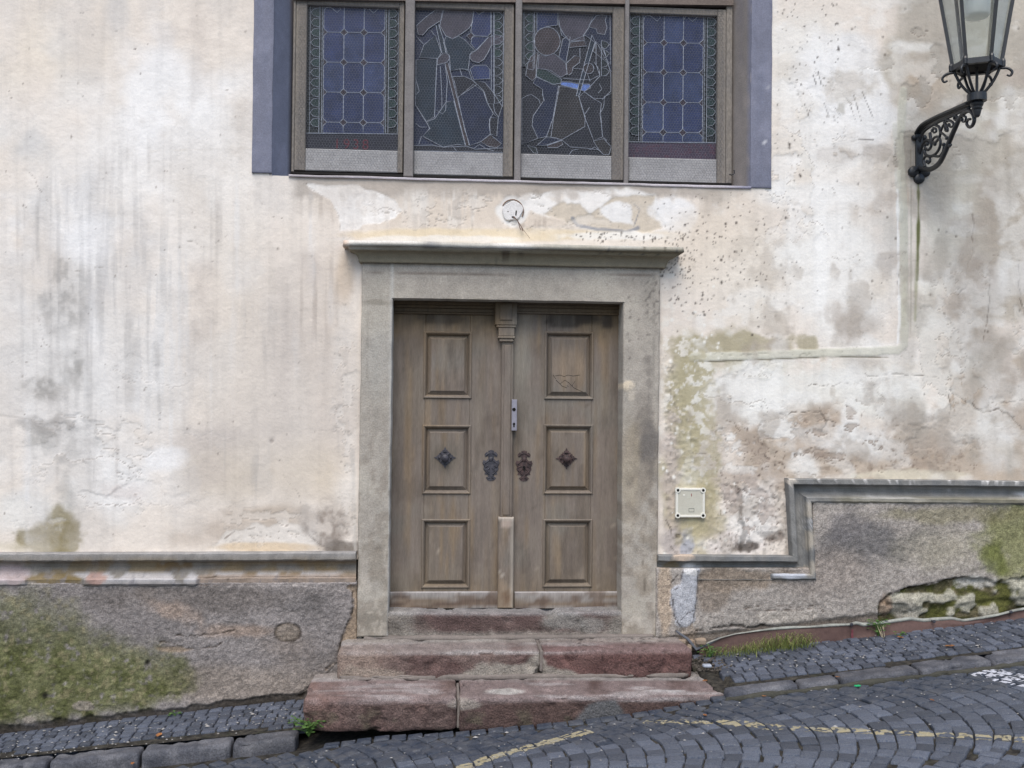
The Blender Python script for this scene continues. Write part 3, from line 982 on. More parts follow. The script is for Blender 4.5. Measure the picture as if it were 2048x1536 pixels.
GY = FY + .035                               # front of the glass
LIGHTS = [(612, 797, 11.5, 298.5), (828.5, 1008, 17, 303.5), (1042, 1225, 22, 309), (1258, 1435, 28, 316)]   # glass l, r, top, bottom
STI = [(590, 807), (820, 1027), (1036, 1248), (1252, 1452)]
RAILB = [343, 351, 358, 366]
TOPR = [(-2), 1, 5, 9]
for k, ((gl, gr, gt, gb), (sl_, sr_)) in enumerate(zip(LIGHTS, STI)):
    m_ = (gl + gr) / 2
    x0, x1, xa, xb = wx(sl_), wx(sr_), wx(gl, FY), wx(gr, FY)
    zt, zg, zb = wz(gt, m_), wz(gb, m_), wz(RAILB[k], m_)
    ztt = wz(gt - 13, m_)
    mb = MB()
    mb.box(x0, xa, FY, FY + .06, zb, ztt, .004).box(xb, x1, FY, FY + .06, zb, ztt, .004)
    mb.box(xa, xb, FY + .002, FY + .06, zt, ztt, .004)
    mb.out('casement_frame', M_FRAME, win)
    MB().box(xa, xb, FY + .004, FY + .06, zb, zg, .006).out('bottom_rail', M_RAIL, win)
    # the row of lights above the transom
    z2, z3 = wz(gt - 24, m_), WIN[3] - .03
    mb = MB()
    mb.box(x0, xa, FY, FY + .06, z2, z3, .004).box(xb, x1, FY, FY + .06, z2, z3, .004)
    mb.box(xa, xb, FY + .002, FY + .06, z3 - .05, z3 - .001, .004).box(xa, xb, FY + .002, FY + .06, z2, z2 + .012, .004)
    mb.out('casement_frame', M_FRAME, win)
    MB().box(xa - .01, xb + .01, GY + .004, GY + .01, z2, z3).out('pane', GL['navy'], win)
    cm = MB()
    for j in range(7):                       # scallops along the bottom of the upper lights
        xa_ = xa + (xb - xa) * j / 7
        xb_ = xa + (xb - xa) * (j + 1) / 7
        t = np.linspace(0, 1, 7)
        cm.tube(np.stack([xa_ + (xb_ - xa_) * t, np.full(7, GY + .001), z2 + .014 + .03 * np.abs(np.sin(math.pi * (t + .5)))], -1), .0022, 4)
    cm.out('lead_lattice', M_CAME, win)
mb = MB()
for a, b, t in ((809, 828, 0), (1030, 1043, 1), (1249.5, 1258, 2)):
    m_ = (a + b) / 2
    mb = MB()
    mb.box(wx(a, FY - .03), wx(b, FY - .03), FY - .03, FY + .06, wz(343 + 7.6 * (t + 1) + 2, m_, FY - .03), WIN[3] - .02, .004)
    mb.out('mullion', M_FPOST, win)
a0, a1 = wx(581, FY), wx(591, FY)
MB().box(fx0, wx(590), FY - .006, FY + .07, wz(344, 588), WIN[3], .004).out('side_post', M_FRAME, win)
MB().box(wx(1452), fx1, FY - .006, FY + .07, wz(367, 1455), WIN[3], .004).out('side_post', M_FRAME, win)
MB().prism([(fx0, wz(-12, 590)), (fx1, wz(1, 1460)), (fx1, wz(13, 1460)), (fx0, wz(1, 590))], FY - .022, FY + .05).out('transom', mat('transom_paint', L(120, 108, 100) * .8, rough=.8, n1=(10, .2), n2=(120, .2), bump=(80, .4, .002)), win)
MB().prism([(fx0, wz(343, 590)), (fx1, wz(366.5, 1460)), (fx1, wz(371, 1460)), (fx0, wz(347.5, 590))], FY - .004, FY + .08).out('sill_gap', M_DARK, win)


def gp(x, y, d=GY):                          # photo pixel -> (x, z) on the glass plane
    q = W(x, y, d)
    return (q[0], q[2])


PANES = 0


def pane(P, kind, cm, dy=0.0, came=True, closed=True, rr=.0026):
    q = [gp(*a) for a in P]
    mb = MB().prism(q, GY - dy, GY + .004 - dy * .2)
    V = np.concatenate(mb.V)
    tx, tz = random.uniform(-.008, .008), random.uniform(-.008, .008)
    c = V.mean(0)
    V[:, 1] += (V[:, 0] - c[0]) * tx + (V[:, 2] - c[2]) * tz
    mk('pane', V, mb.F, GL[kind], win)
    if came:
        cm.tube([(a[0], GY - dy - .001, a[1]) for a in q], rr, 4, closed=True)


def ln(P, cm, r=.0024):
    q = [gp(*a) for a in P]
    cm.tube([(a[0], GY - .004, a[1]) for a in q], r, 4)


def geo_light(cols, rows, gl, gr, gt, gb, zb, bottom, sk):
    cm = MB()
    lean = lambda x, y: (x - .0095 * (y - 150), y + .022 * (x - cols[1]) * .6)
    pane([(gl - 4, gt - 4), (gr + 4, gt - 4), (gr + 4, bottom + 2), (gl - 4, bottom + 2)], 'dark_green', cm, -.003, False)
    c = 7.5
    for i in range(3):
        for j in range(len(rows) - 1):
            x0, x1, y0, y1 = cols[i], cols[i + 1], rows[j], rows[j + 1]
            cu_ = 0 if j == 0 else c
            cd_ = 0 if j == len(rows) - 2 else c
            P = [(x0 + cu_, y0), (x1 - cu_, y0), (x1, y0 + cu_), (x1, y1 - cd_), (x1 - cd_, y1), (x0 + cd_, y1), (x0, y1 - cd_), (x0, y0 + cu_)]
            P = [lean(*a) for a in P]
            P = [a for k2, a in enumerate(P) if a != P[k2 - 1]]
            pane(P, random.choice(['blue', 'blue', 'blueb']), cm, .003)
    for j in range(1, len(rows) - 1):
        for i in range(4):
            x, y = cols[i], rows[j]
            P = [(x - c, y), (x, y - c), (x + c, y), (x, y + c)]
            if i == 0:
                P = [(x, y - c), (x + c, y), (x, y + c)]
            if i == 3:
                P = [(x - c, y), (x, y - c), (x, y + c)]
            pane([lean(*a) for a in P], 'darkred', cm, .003, True, rr=.0018)
    for i in (0, 2):                          # cusps at the head
        x0, x1 = cols[i], cols[i + 1]
        cx_ = (x0 + x1) / 2 + (6 if i == 0 else -2)
        ln([lean(*a) for a in [(x0, gt + 12), (x0 + 4, gt + 5), (x0 + 12, gt + 4), (cx_ - 8, gt + 8), (cx_, gt + 15), (cx_ + 7, gt + 8), (x1 - 10, gt + 3), (x1, gt + 1)]], cm)
    for xl, d in ((cols[0] - 3, -1), (cols[3] + 3, 1)):      # side borders with scallops
        ln([lean(xl, gt), lean(xl, bottom)], cm, .002)
        ln([lean(xl + d * 5, gt), lean(xl + d * 5, bottom)], cm, .002)
        ln([lean(xl + d * 24, gt), lean(xl + d * 24, bottom)], cm, .0015)
        y = gt + 6
        while y < bottom - 10:
            P = [(xl + d * 6, y), (xl + d * 17, y + 2), (xl + d * 23, y + 9), (xl + d * 17, y + 16), (xl + d * 6, y + 18)]
            pane([lean(*a) for a in P], 'green', cm, .003, False)
            ln([lean(*a) for a in P], cm, .0019)
            y += 20
    ln([(gl - 3, bottom), ((gl + gr) / 2, bottom + 1), (gr + 3, bottom + 2)], cm, .003)
    pane([(gl - 3, bottom + 2), (gr + 3, bottom + 3), (gr + 3, gb + 3), (gl - 3, gb + 3)], sk, cm, .002, False)
    o = cm.out('lead_lattice', M_CAME, win)


geo_light([647, 687.5, 727.5, 769], [8, 65, 125, 185, 245, 267], *LIGHTS[0][:2], 11, 299, 0, 266.5, 'strip')
geo_light([1286, 1327, 1366, 1405.5], [26, 86, 145, 205, 265, 285], *LIGHTS[3][:2], 28, 317, 0, 284, 'redstrip')
fc = bpy.data.curves.new('numerals', 'FONT')
fc.body = '1938'
fc.size = .085
fc.space_character = 1.35
fc.extrude = .0006
fo = bpy.data.objects.new('numerals', fc)
COL.objects.link(fo)
bpy.context.view_layer.update()
me = bpy.data.meshes.new_from_object(fo.evaluated_get(bpy.context.evaluated_depsgraph_get()))
bpy.data.objects.remove(fo)
q = W(667, 297, GY - .006)
vv = np.array([v.co for v in me.vertices])
vv = np.stack([q[0] + vv[:, 0], np.full(len(vv), GY - .004) - vv[:, 2], q[2] + vv[:, 1] * 1.05], -1)
for v, c in zip(me.vertices, vv):
    v.co = c
me.materials.clear()
me.materials.append(M_RED)
link('numerals', me, win)

# figured lights: outlines measured off the photograph, 4.654 x enlarged
def fig(off, bgs, polys, lines, gl, gr, gt, gb):
    cm = MB()
    S = lambda P: [(off + a / 4.654, b / 4.654) for a, b in P]
    pane([(gl - 4, gt - 4), (gr + 4, gt - 4), (gr + 4, gb + 4), (gl - 4, gb + 4)], bgs, cm, -.003, False)
    for k, (kind, P) in enumerate(polys):
        pane(S(P), kind, cm, .002 + .00025 * (k % 9), True, rr=.0023)
    for P in lines:
        ln(S(P), cm, .0021)
    cm.out('lead_lattice', M_CAME, win)


def circ(x, y, r, n=14, ry=None):
    return [(x + r * math.cos(a), y + (ry or r) * math.sin(a)) for a in np.arange(n) * 2 * math.pi / n]


def scal(x, d, y0, y1, st=86, w=80):
    o = []
    y = y0
    while y < y1:
        o.append([(x, y), (x + d * w * .6, y + st * .1), (x + d * w, y + st * .45), (x + d * w * .6, y + st * .85), (x, y + st * .95)])
        y += st
    return o


sc2 = scal(878, 1, 110, 900)
fig(800, 'navy', [('dark_green', [(872, 95), (968, 95), (968, 960), (872, 880)]), ('teal', [(150, 560), (345, 548), (322, 1090), (240, 1132), (145, 980)]),
    ('teal', [(180, 540), (222, 420), (330, 330), (385, 490), (352, 545)]), ('mauve', [(155, 240), (230, 170), (330, 95), (405, 95), (385, 190), (330, 225), (268, 265), (210, 330), (170, 322)]),
    ('mauve', [(395, 95), (680, 95), (676, 210), (640, 268), (560, 325), (490, 362), (425, 335), (372, 240)]), ('blue', [(690, 98), (735, 136), (790, 105), (845, 110), (845, 310), (815, 340), (695, 335), (660, 295), (672, 200)]),
    ('darkred', [(660, 305), (690, 340), (655, 370), (620, 338)]), ('blue', [(670, 345), (830, 345), (712, 470), (660, 410)]),
    ('mauve', [(650, 510), (668, 486), (700, 478), (820, 350), (890, 325), (955, 340), (966, 375), (930, 410), (850, 425), (820, 490), (780, 555), (730, 588), (675, 572), (652, 545)]),
    ('teal', [(430, 340), (490, 365), (545, 338), (600, 370), (700, 475), (652, 512), (635, 650), (560, 642), (470, 660), (460, 520), (430, 492), (405, 400)]),
    ('blue', [(690, 610), (800, 608), (838, 650), (835, 735), (685, 742), (652, 645)]), ('navy', [(340, 610), (420, 595), (440, 760), (425, 1030), (395, 1062), (325, 1020)]),
    ('navy', [(540, 910), (680, 788), (775, 850), (812, 960), (868, 1060), (832, 1110), (840, 1250), (750, 1322), (650, 1355), (600, 1200)]),
    ('teal', [(325, 1105), (430, 950), (500, 940), (608, 1355), (540, 1345), (400, 1370), (212, 1270), (275, 1200), (248, 1135)]),
    ('dark', [(490, 715), (600, 713), (670, 745), (715, 790), (540, 905), (505, 760)]), ('dark', [(680, 748), (790, 770), (858, 850), (950, 990), (915, 1098), (870, 1060), (815, 960), (780, 850)]),
    ('brown', [(750, 1320), (840, 1255), (945, 1340), (900, 1375), (830, 1368)]), ('dark', [(845, 1095), (915, 1100), (900, 1270), (842, 1250), (828, 1160)]),
    ('brown', [(418, 590), (450, 590), (645, 1355), (612, 1358)]), ('teal', [(335, 235), (362, 230), (440, 490), (388, 492)]),
    ('mauve', [(348, 605), (352, 545), (400, 495), (452, 508), (462, 545), (440, 580)]), ('dark', [(130, 1355), (300, 1352), (400, 1372), (620, 1362), (700, 1390), (970, 1378), (970, 1420), (130, 1405)])] +
    [('green', q_) for q_ in sc2],
    [[(360, 235), (415, 400), (425, 490)], [(375, 620), (390, 900), (390, 1010)], [(555, 640), (580, 715)], [(580, 640), (640, 660), (670, 745)], [(820, 965), (870, 970), (880, 1040), (915, 1090)],
     [(215, 410), (155, 345)], [(290, 285), (320, 330)], [(150, 985), (230, 1110), (280, 1200)], [(200, 1270), (175, 1345)], [(490, 1362), (525, 1405)], [(850, 110), (850, 830)], [(965, 100), (955, 1000)], [(150, 750), (180, 850), (145, 890)],
     [(145, 1150), (190, 1185), (250, 1185)], [(690, 1380), (740, 1345), (800, 1385), (870, 1405)]], *LIGHTS[1])
sc3 = scal(215, -1, 130, 620, 88, 76)
sc3b = scal(850, 1, 380, 700, 84, 74)
fig(1020, 'dark', [('dark_green', [(110, 110), (230, 110), (230, 640), (110, 620)]), ('blue', [(250, 110), (440, 110), (440, 235), (340, 250), (250, 290)]), ('navy', [(440, 110), (960, 110), (960, 700), (820, 420), (700, 330), (560, 385), (480, 330)]),
    ('brown', circ(345, 385, 122, 18, 132)), ('mauve', [(450, 120), (780, 120), (738, 250), (685, 330), (690, 380), (560, 385), (500, 320), (455, 240)]),
    ('mauve', [(722, 252), (750, 215), (800, 150), (860, 140), (900, 150), (885, 190), (902, 260), (880, 325), (812, 312), (800, 270)]),
    ('brown', [(560, 395), (690, 378), (710, 430), (555, 445)]), ('brown', [(190, 530), (262, 482), (245, 620), (240, 722), (208, 755), (145, 705), (165, 600)]),
    ('mauve', [(270, 510), (330, 525), (410, 500), (515, 588), (532, 690), (470, 722), (370, 655), (258, 640)]), ('navy', [(455, 530), (490, 370), (535, 335), (560, 345), (545, 450), (520, 580)]),
    ('bright', [(480, 762), (560, 765), (630, 782), (740, 785), (748, 820), (690, 852), (620, 828), (470, 792)]), ('green', [(250, 642), (330, 645), (400, 690), (480, 740), (470, 780), (400, 786), (320, 750), (245, 712)]),
    ('brown', [(525, 590), (600, 520), (655, 532), (645, 585), (585, 630), (575, 680), (545, 702), (530, 690)]), ('dark', [(800, 390), (870, 450), (938, 690), (938, 850), (865, 920), (785, 922), (692, 856), (752, 800), (835, 710), (800, 600)]),
    ('olive', [(800, 392), (850, 430), (920, 600), (772, 480)]), ('teal', [(762, 330), (792, 390), (645, 885), (615, 898), (640, 790)]), ('brown', circ(730, 640, 50, 12)),
    ('dark', [(110, 920), (160, 890), (200, 882), (268, 930), (285, 980), (215, 1080), (205, 1170), (258, 1290), (110, 1350)]),
    ('navy', [(215, 775), (300, 832), (312, 940), (285, 980), (215, 1082), (205, 1170), (260, 1290), (340, 1272), (400, 1100), (452, 800), (400, 788), (245, 718)]),
    ('olive', [(462, 802), (620, 832), (640, 900), (700, 1110), (695, 1180), (480, 1302), (380, 1282), (405, 1100)]), ('dark', [(642, 902), (690, 858), (780, 922), (850, 962), (838, 1060), (862, 1275), (778, 1310), (702, 1110)]),
    ('olive', [(775, 1315), (870, 1292), (943, 1370), (920, 1438), (870, 1440), (830, 1400)]), ('navy', [(245, 1360), (340, 1275), (430, 1285), (478, 1305), (345, 1350)]), ('brown', [(345, 1355), (480, 1310), (492, 1345), (440, 1375), (352, 1376)]),
    ('dark_green', [(160, 1355), (240, 1375), (258, 1430), (220, 1425)])] + [('green', q_) for q_ in sc3] + [('dark_green', q_) for q_ in sc3b],
    [[(130, 600), (130, 120)], [(228, 120), (228, 280)], [(250, 120), (250, 260)], [(650, 450), (650, 530)], [(590, 640), (670, 645)], [(490, 730), (600, 740), (750, 745), (825, 705)], [(780, 580), (830, 650), (835, 720)], [(720, 690), (745, 760)],
     [(860, 930), (880, 900), (945, 870)], [(880, 910), (870, 1000), (835, 1060)], [(845, 1080), (860, 1270), (900, 1310)], [(480, 1302), (560, 1370), (700, 1380), (825, 1395)], [(550, 1440), (580, 1400), (640, 1388)], [(740, 1395), (790, 1370), (850, 1420)], [(830, 780), (855, 830), (820, 870)], [(700, 1060), (740, 1000)],
     [(640, 900), (700, 1090)], [(300, 880), (320, 940)], [(930, 140), (935, 600)]], *LIGHTS[2])

# wire netting, hexagonal, one sheet in front of each light
for k, ((gl, gr, gt, gb), (sl_, sr_)) in enumerate(zip(LIGHTS, STI)):
    NY = FY - .006
    m_ = (gl + gr) / 2
    x0, x1, z0, z1 = wx(sl_ + 3, NY), wx(sr_ - 3, NY), wz(RAILB[k], m_, NY) + .003, wz(gt - 12, m_, NY)
    a = .0102                                # hexagon side
    E1 = []
    hx, hz = a * math.sqrt(3), a * 1.5
    ny = int((z1 - z0) / hz)
    nx = int((x1 - x0) / hx)
    for j in range(ny):
        for i in range(nx):
            cx_ = x0 + hx * (i + .5 + .5 * (j % 2))
            cz_ = z0 + hz * (j + .6)
            if cx_ > x1 - hx * .5:
                continue
            A_ = [(cx_ - hx / 2, cz_ + a / 2), (cx_, cz_ + a), (cx_ + hx / 2, cz_ + a / 2), (cx_ + hx / 2, cz_ - a / 2)]
            E1 += [(A_[0], A_[1]), (A_[1], A_[2]), (A_[2], A_[3])]
    E1 = np.array(E1)
    P0, P1 = E1[:, 0], E1[:, 1]
    wob = lambda P: np.stack([P[:, 0] + .0022 * (vn(P[:, 0] * 60, P[:, 1] * 60, 3) - .5), NY + .014 * (fbm(P[:, 0] * 6, P[:, 1] * 6, 2, 5) - .5), P[:, 1] + .0022 * (vn(P[:, 0] * 60, P[:, 1] * 60, 4) - .5)], -1)
    A3, B3 = wob(P0), wob(P1)
    d = B3 - A3
    d /= np.linalg.norm(d, axis=1)[:, None]
    s1 = np.cross(d, [0, 1, 0])
    s1 /= np.linalg.norm(s1, axis=1)[:, None]
    s2 = np.tile([0, -1.0, 0], (len(d), 1))
    r = .0007
    off = [s1 * r - s2 * r * .5, -s1 * r - s2 * r * .5, s2 * r]
    V = np.stack([A3 + o_ for o_ in off] + [B3 + o_ for o_ in off], 1).reshape(-1, 3)
    b_ = np.arange(len(d))[:, None] * 6
    Fc = np.concatenate([b_ + np.array([i, (i + 1) % 3, (i + 1) % 3 + 3, i + 3]) for i in range(3)])
    tag(mk('wire_netting', V, Fc, M_WIRE, win), kind='stuff')
mb = MB()
q = W(1468, 340, FY - .05)
mb.tube([q, q + [.004, .004, -.02], q + [-.012, .01, -.03], q + [-.02, .03, -.022]], .004, 6)
mb.out('window_hook', M_BLACK, win)


# ================================================================== STONE DOORWAY
def p_jamb(V):
    q = Pt(V, L(160, 153, 143), .1)
    q.mix(ss(.5, .72, q.n['v2']), L(148, 143, 134), .5)
    q.mix(ss(.55, .75, q.n[80]), L(172, 166, 154), .5)
    q.mix(ss(750, 1000, q.v) * ss(1000, 1010, q.u) * ss(.35, .6, q.n[30]), L(137, 127, 113), .7)
    q.mix(q.blob(1285, 860, 26, 80, .6, .6, 30), L(116, 109, 101), .7)
    q.mix(q.blob(1262, 930, 20, 130, .6, .6, 30), L(150, 139, 120), .65)
    q.mix(q.blob(1300, 900, 20, 60, .5, .6, 30), L(92, 88, 86), .6)
    q.mix(q.blob(1256, 772, 11, 9, .4, .4, 30), L(204, 190, 168), .95, .004)
    q.mix(q.blob(1262, 790, 8, 18, .5, .5, 30), L(190, 180, 165), .7)
    q.mix(ss(900, 1100, q.v) * ss(1000, 990, q.u) * ss(.4, .65, q.n[30]), L(126, 118, 106), .6)
    q.mix(q.blob(750, 1240, 60, 30, .7, .5, 30), L(120, 114, 104), .6)
    q.mix(q.line([(1292, 1040), (1284, 1100), (1290, 1180), (1296, 1225)], 1.6, 2, 1.5, 12), L(96, 88, 78), .8, -.003)
    q.mix(q.blob(1270, 1215, 26, 26, .5, .5, 30), L(168, 162, 150), .6)
    q.mix(q.blob(760, 700, 40, 100, .9, .5), L(160, 158, 152), .4)
    q.mix(ss(5, 1, np.abs(q.u - (784 - .0095 * (q.v - 600)))), L(186, 184, 178), .7)
    q.mix(q.line([(735, 545), (735, 1240)], 1.6, 2, 1.2), L(124, 120, 112), .5, -.002)
    q.mix(q.line([(1308, 548), (1306, 1240)], 1.6, 2, 1.2), L(124, 120, 112), .5, -.002)
    q.mix(q.line([(733, 546), (1000, 549), (1306, 550)], 1.4, 1.5, 1.2), L(110, 98, 88), .7, -.002)
    q.mix(q.blob(1310, 590, 24, 60, .8, .6, 30) * ss(.6, .75, q.n[5]), L(90, 84, 80), .7)
    q.mix(q.blob(900, 605, 180, 9, .5, .4, 30), L(118, 112, 100), .6)
    q.dots([(random.uniform(1250, 1320), random.uniform(540, 720)) for _ in range(40)], L(96, 90, 86), .6, 1.8, .7)
    q.mix(q.line([(1296, 700), (1300, 860), (1304, 1010)], 9, 8, 8, 12) * ss(.4, .6, q.n[30]), L(112, 106, 100), .6)
    q.mix(ss(.54, .66, fbm(q.u / 14, q.v / 22, 4, 97)) * ss(760, 980, q.v), L(128, 119, 108), .5, -.002)
    q.mix(ss(.56, .66, fbm(q.u / 10, q.v / 12, 4, 98)) * ss(960, 1150, q.v), L(176, 168, 156), .5)
    k = ss(1020, 1240, q.v)
    q.h += k * .006 * (q.n[12] - .5)
    q.scale(1 + .12 * (q.n[5] - .5))
    return q


JY = -.035
ds = empty('door_surround', (.4, 0, DOOR[2]), house)
JL, JR = rect(722, 601, 785, 1274, JY), rect(1246, 601, 1319, 1276, JY)
LT = rect(723, 534, 1320, 600, JY)
zl = LT[2]
slab('jamb', [(W(723, 601, JY)[0], zl), (DOOR[0] + .004, zl), (DOOR[0], JL[2]), (W(713, 1262, JY)[0], JL[2])], JY, .2, .013, M_STONE, ds, p_jamb, .010, .0022, edges='LRB')
slab('jamb', [(DOOR[1] - .002, zl), (W(1321, 601, JY)[0], zl), (W(1314, 1266, JY)[0], JR[2]), (DOOR[1], JR[2])], JY, .2, .013, M_STONE, ds, p_jamb, .013, .003, edges='LRB')
slab('lintel', (W(723, 560, JY)[0], W(1321, 560, JY)[0], zl, LT[3] + .02), JY, .2, .013, M_STONE, ds, p_jamb, .012, .0022, edges='LRT')


# cornice
def p_corn(V):
    q = Pt(V, L(134, 126, 108), .1)  # olive-brown soffit, its colour lowered to deepen the shade under the ledge
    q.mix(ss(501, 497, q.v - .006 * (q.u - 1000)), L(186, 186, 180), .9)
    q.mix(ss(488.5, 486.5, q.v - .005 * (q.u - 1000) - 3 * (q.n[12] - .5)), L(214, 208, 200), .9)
    q.mix(q.blob(1000, 512, 46, 22, .7, .5, 12) * ss(.45, .6, q.n['v']), L(72, 64, 56), .8)
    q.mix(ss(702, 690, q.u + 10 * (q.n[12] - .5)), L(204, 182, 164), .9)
    q.mix(ss(.5, .7, q.n['h']), L(132, 124, 104), .5)
    q.mix(q.blob(860, 489, 30, 8, .6, .5, 12), L(110, 110, 112), .6)
    q.mix(q.blob(1020, 494, 40, 6, .6, .5, 12), L(220, 216, 210), .7)
    q.dots([(random.uniform(1180, 1370), random.uniform(486, 510)) for _ in range(60)], L(80, 76, 72), .6, 1.6, .8)
    return q


zc_b, zc_t = W(1024, 531, -.045)[2], W(1024, 486.5, -.15)[2]
xl0, xr0 = W(723, 530, -.045)[0], W(1326, 530, -.045)[0]
H = zc_t - zc_b
prof = [(0, .045), (0, .058), (.012, .062), (.018, .062), (.05, .070), (.075, .088), (.082, .105), (.084, .112), (.096, .118), (.112, .124), (.114, .142), (H - .004, .15), (H, .145), (H + .004, 0.0)]
prof = [(a * H / .152 if a <= .114 else a, b) for a, b in prof]
nx = 130
rows_ = []
for a, pr in prof:
    ex = pr - .045
    L0 = np.array([[xl0 - ex, 0.03, zc_b + a]])
    t = np.linspace(0, 1, nx)
    mid = np.stack([xl0 - ex + (xr0 - xl0 + 2 * ex) * t, np.full(nx, -pr), np.full(nx, zc_b + a)], -1)
    R0 = np.array([[xr0 + ex, 0.03, zc_b + a]])
    rows_.append(np.concatenate([L0, mid, R0]))
V = np.concatenate(rows_)
tilt = (V[:, 0] - .4) * -.006
V[:, 2] += .007 * (fbm(V[:, 0] * 5, V[:, 2] * 3, 3, 4) - .5) + .004 * (fbm3(V, 40, 2, 8) - .5)
mfr = V[:, 1] < 0
V[:, 1] += mfr * .008 * (fbm3(V, 22, 3, 18) - .5)
chip = ss(.07, .0, V[:, 0] - (xl0 - .1)) * mfr
V[:, 1] += chip * (.02 + .05 * (fbm3(V, 40, 3, 28) - .3))
V[:, 2] += chip * .03 * (fbm3(V, 40, 3, 38) - .5)
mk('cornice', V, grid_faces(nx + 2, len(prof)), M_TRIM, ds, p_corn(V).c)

# threshold stone under the doors
def p_red(V, dark=.0, seed=0, grey=.45):
    q = Pt(V, L(112, 78, 74), .12)
    f = fbm3(V, 6, 4, 40 + seed)
    q.mix(ss(.42, .6, f), L(128, 98, 90), .7)
    q.mix(ss(.5, .66, fbm3(V, 14, 4, 50 + seed)), L(96, 66, 62), .7)
    q.mix(ss(.56, .7, fbm3(V, 30, 3, 60 + seed)), L(84, 62, 58), .6)
    q.red = True
    return q


def toned(q, k=.66, sat=.62):
    g_ = (q.c * [.3, .59, .11]).sum(1)[:, None]
    q.c = (g_ + (q.c - g_) * sat * .88) * k * np.array([1.0, 1.0, .955])
    q.scale(1 + .35 * (q.n[12] - .5) + .3 * (q.n[5] - .5))
    return q


def p_thr(V):
    q = p_red(V, seed=3)
    q.mix(ss(1220, 1236, q.v) * 0 + ss(-.02, .02, V[:, 1]), L(140, 136, 140), .6)
    q.mix(1 - ss(800, 860, q.u + 60 * (q.n[30] - .5)), L(150, 138, 126), .85)
    q.mix(ss(1190, 1240, q.u + 60 * (q.n[30] - .5)), L(150, 140, 128), .85)
    q.mix(q.blob(1130, 1242, 50, 20, .5, .5, 30), L(150, 146, 140), .7)
    q.mix(q.blob(1185, 1250, 26, 16, .5, .5, 30), L(150, 144, 138), .7)
    q.mix(q.line([(1148, 1225), (1160, 1250), (1165, 1266)], 2.5, 2, 2, 12), L(70, 60, 56), .8)
    q.mix(ss(1258, 1270, q.v + 10 * (q.n[12] - .5)), L(158, 148, 136), .7)
    q.mix(ss(1234, 1226, q.v + 5 * (q.n[12] - .5)), L(168, 164, 168), .55)
    return toned(q, .74)


steps = empty('stone_steps', (.42, -.35, .12))
tag(steps, 'worn red sandstone doorstep of three courses below the brown double door', 'steps')
ztop = W(1010, 1219, .0)[2]
tx0, tx1 = W(728, 1250)[0], W(1306, 1250)[0]
zb2 = W(1010, 1281, 0)[2]


def thr_warp(V):
    V = V.copy()
    V[:, 2] -= .035 * ss(-.06, .0, V[:, 2]) * np.exp(-((V[:, 0] - .235) / .035) ** 2) * ss(.06, -.06, V[:, 1])
    V[:, 2] -= .012 * ss(0, .08, V[:, 2]) * np.exp(-((V[:, 0] - .0) / .5) ** 2)
    return V


def place_stone(name, x0, x1, y0, y1, z0, z1, n, r, amp, fz, seed, pf, parent, m=M_STEP, warp=None, label=None):
    V, Fc = stone_mesh((x1 - x0, y1 - y0, z1 - z0), n, r, amp, fz, seed, warp)
    V = V + np.array([(x0 + x1) / 2, (y0 + y1) / 2, (z0 + z1) / 2])
    o = mk(name, V, Fc, m, parent, pf(V).c if pf else None, smooth=True)
    if label:
        o['label'] = label
    return o


place_stone('threshold_stone', tx0, tx1, -.028, .26, zb2 - .03, ztop - .004, (70, 14, 14), .022, .004, 16, 3, p_thr, steps, warp=thr_warp, label='chipped sandstone threshold under the doors')


# upper step: two stones
def p_up(V):
    q = p_red(V, seed=7)
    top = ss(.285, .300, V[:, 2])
    q.mix(ss(.3, .6, q.n['h']), L(118, 92, 88), .4)
    right = ss(1082, 1088, q.u)
    q.mix(right, L(112, 66, 62), .55)
    q.mix((1 - right) * ss(.4, .6, q.n[80]), L(126, 104, 96), .5)
    q.mix((1 - right) * (1 - ss(740, 800, q.u + 60 * (q.n[30] - .5))) , L(160, 134, 118), .75)
    q.mix(q.poly([(900, 1350), (960, 1332), (1050, 1326), (1080, 1310), (1095, 1330), (1150, 1340), (1185, 1358), (1000, 1362)], 4, 10), L(160, 150, 138), .85)
    q.mix(q.poly([(680, 1352), (700, 1330), (770, 1338), (810, 1345), (800, 1358)], 4, 8), L(164, 144, 128), .7)
    q.mix(q.line([(700, 1318), (760, 1302), (800, 1300)], 2, 2, 3), L(150, 130, 118), .5)
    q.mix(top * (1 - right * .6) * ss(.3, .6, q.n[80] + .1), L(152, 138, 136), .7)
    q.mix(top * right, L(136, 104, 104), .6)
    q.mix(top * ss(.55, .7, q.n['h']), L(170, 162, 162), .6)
    q.mix(ss(1290, 1280, q.v), L(164, 156, 148), .6)
    q.mix(right * ss(.56, .68, fbm3(V, 75, 2, 91)) * ss(.4, .5, q.n[30] + .05), L(52, 34, 32), .7)
    q.mix(ss(1352, 1360, q.v + 4 * (q.n[12] - .5)), L(96, 86, 78), .5)
    return toned(q, .84, .74)


zt2 = .312
y2 = -.335
xs0, xsm, xs1 = W(673, 1330, y2)[0], W(1083, 1330, y2)[0], W(1385, 1330, y2)[0]
zb_ = W(1024, 1358, y2)[2] - .02
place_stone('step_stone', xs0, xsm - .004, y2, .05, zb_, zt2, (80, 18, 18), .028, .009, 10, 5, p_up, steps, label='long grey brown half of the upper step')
place_stone('step_stone', xsm + .003, xs1, y2 - .004, .05, zb_, zt2 + .004, (60, 18, 18), .034, .009, 11, 8, p_up, steps, label='redder pitted right half of the upper step')


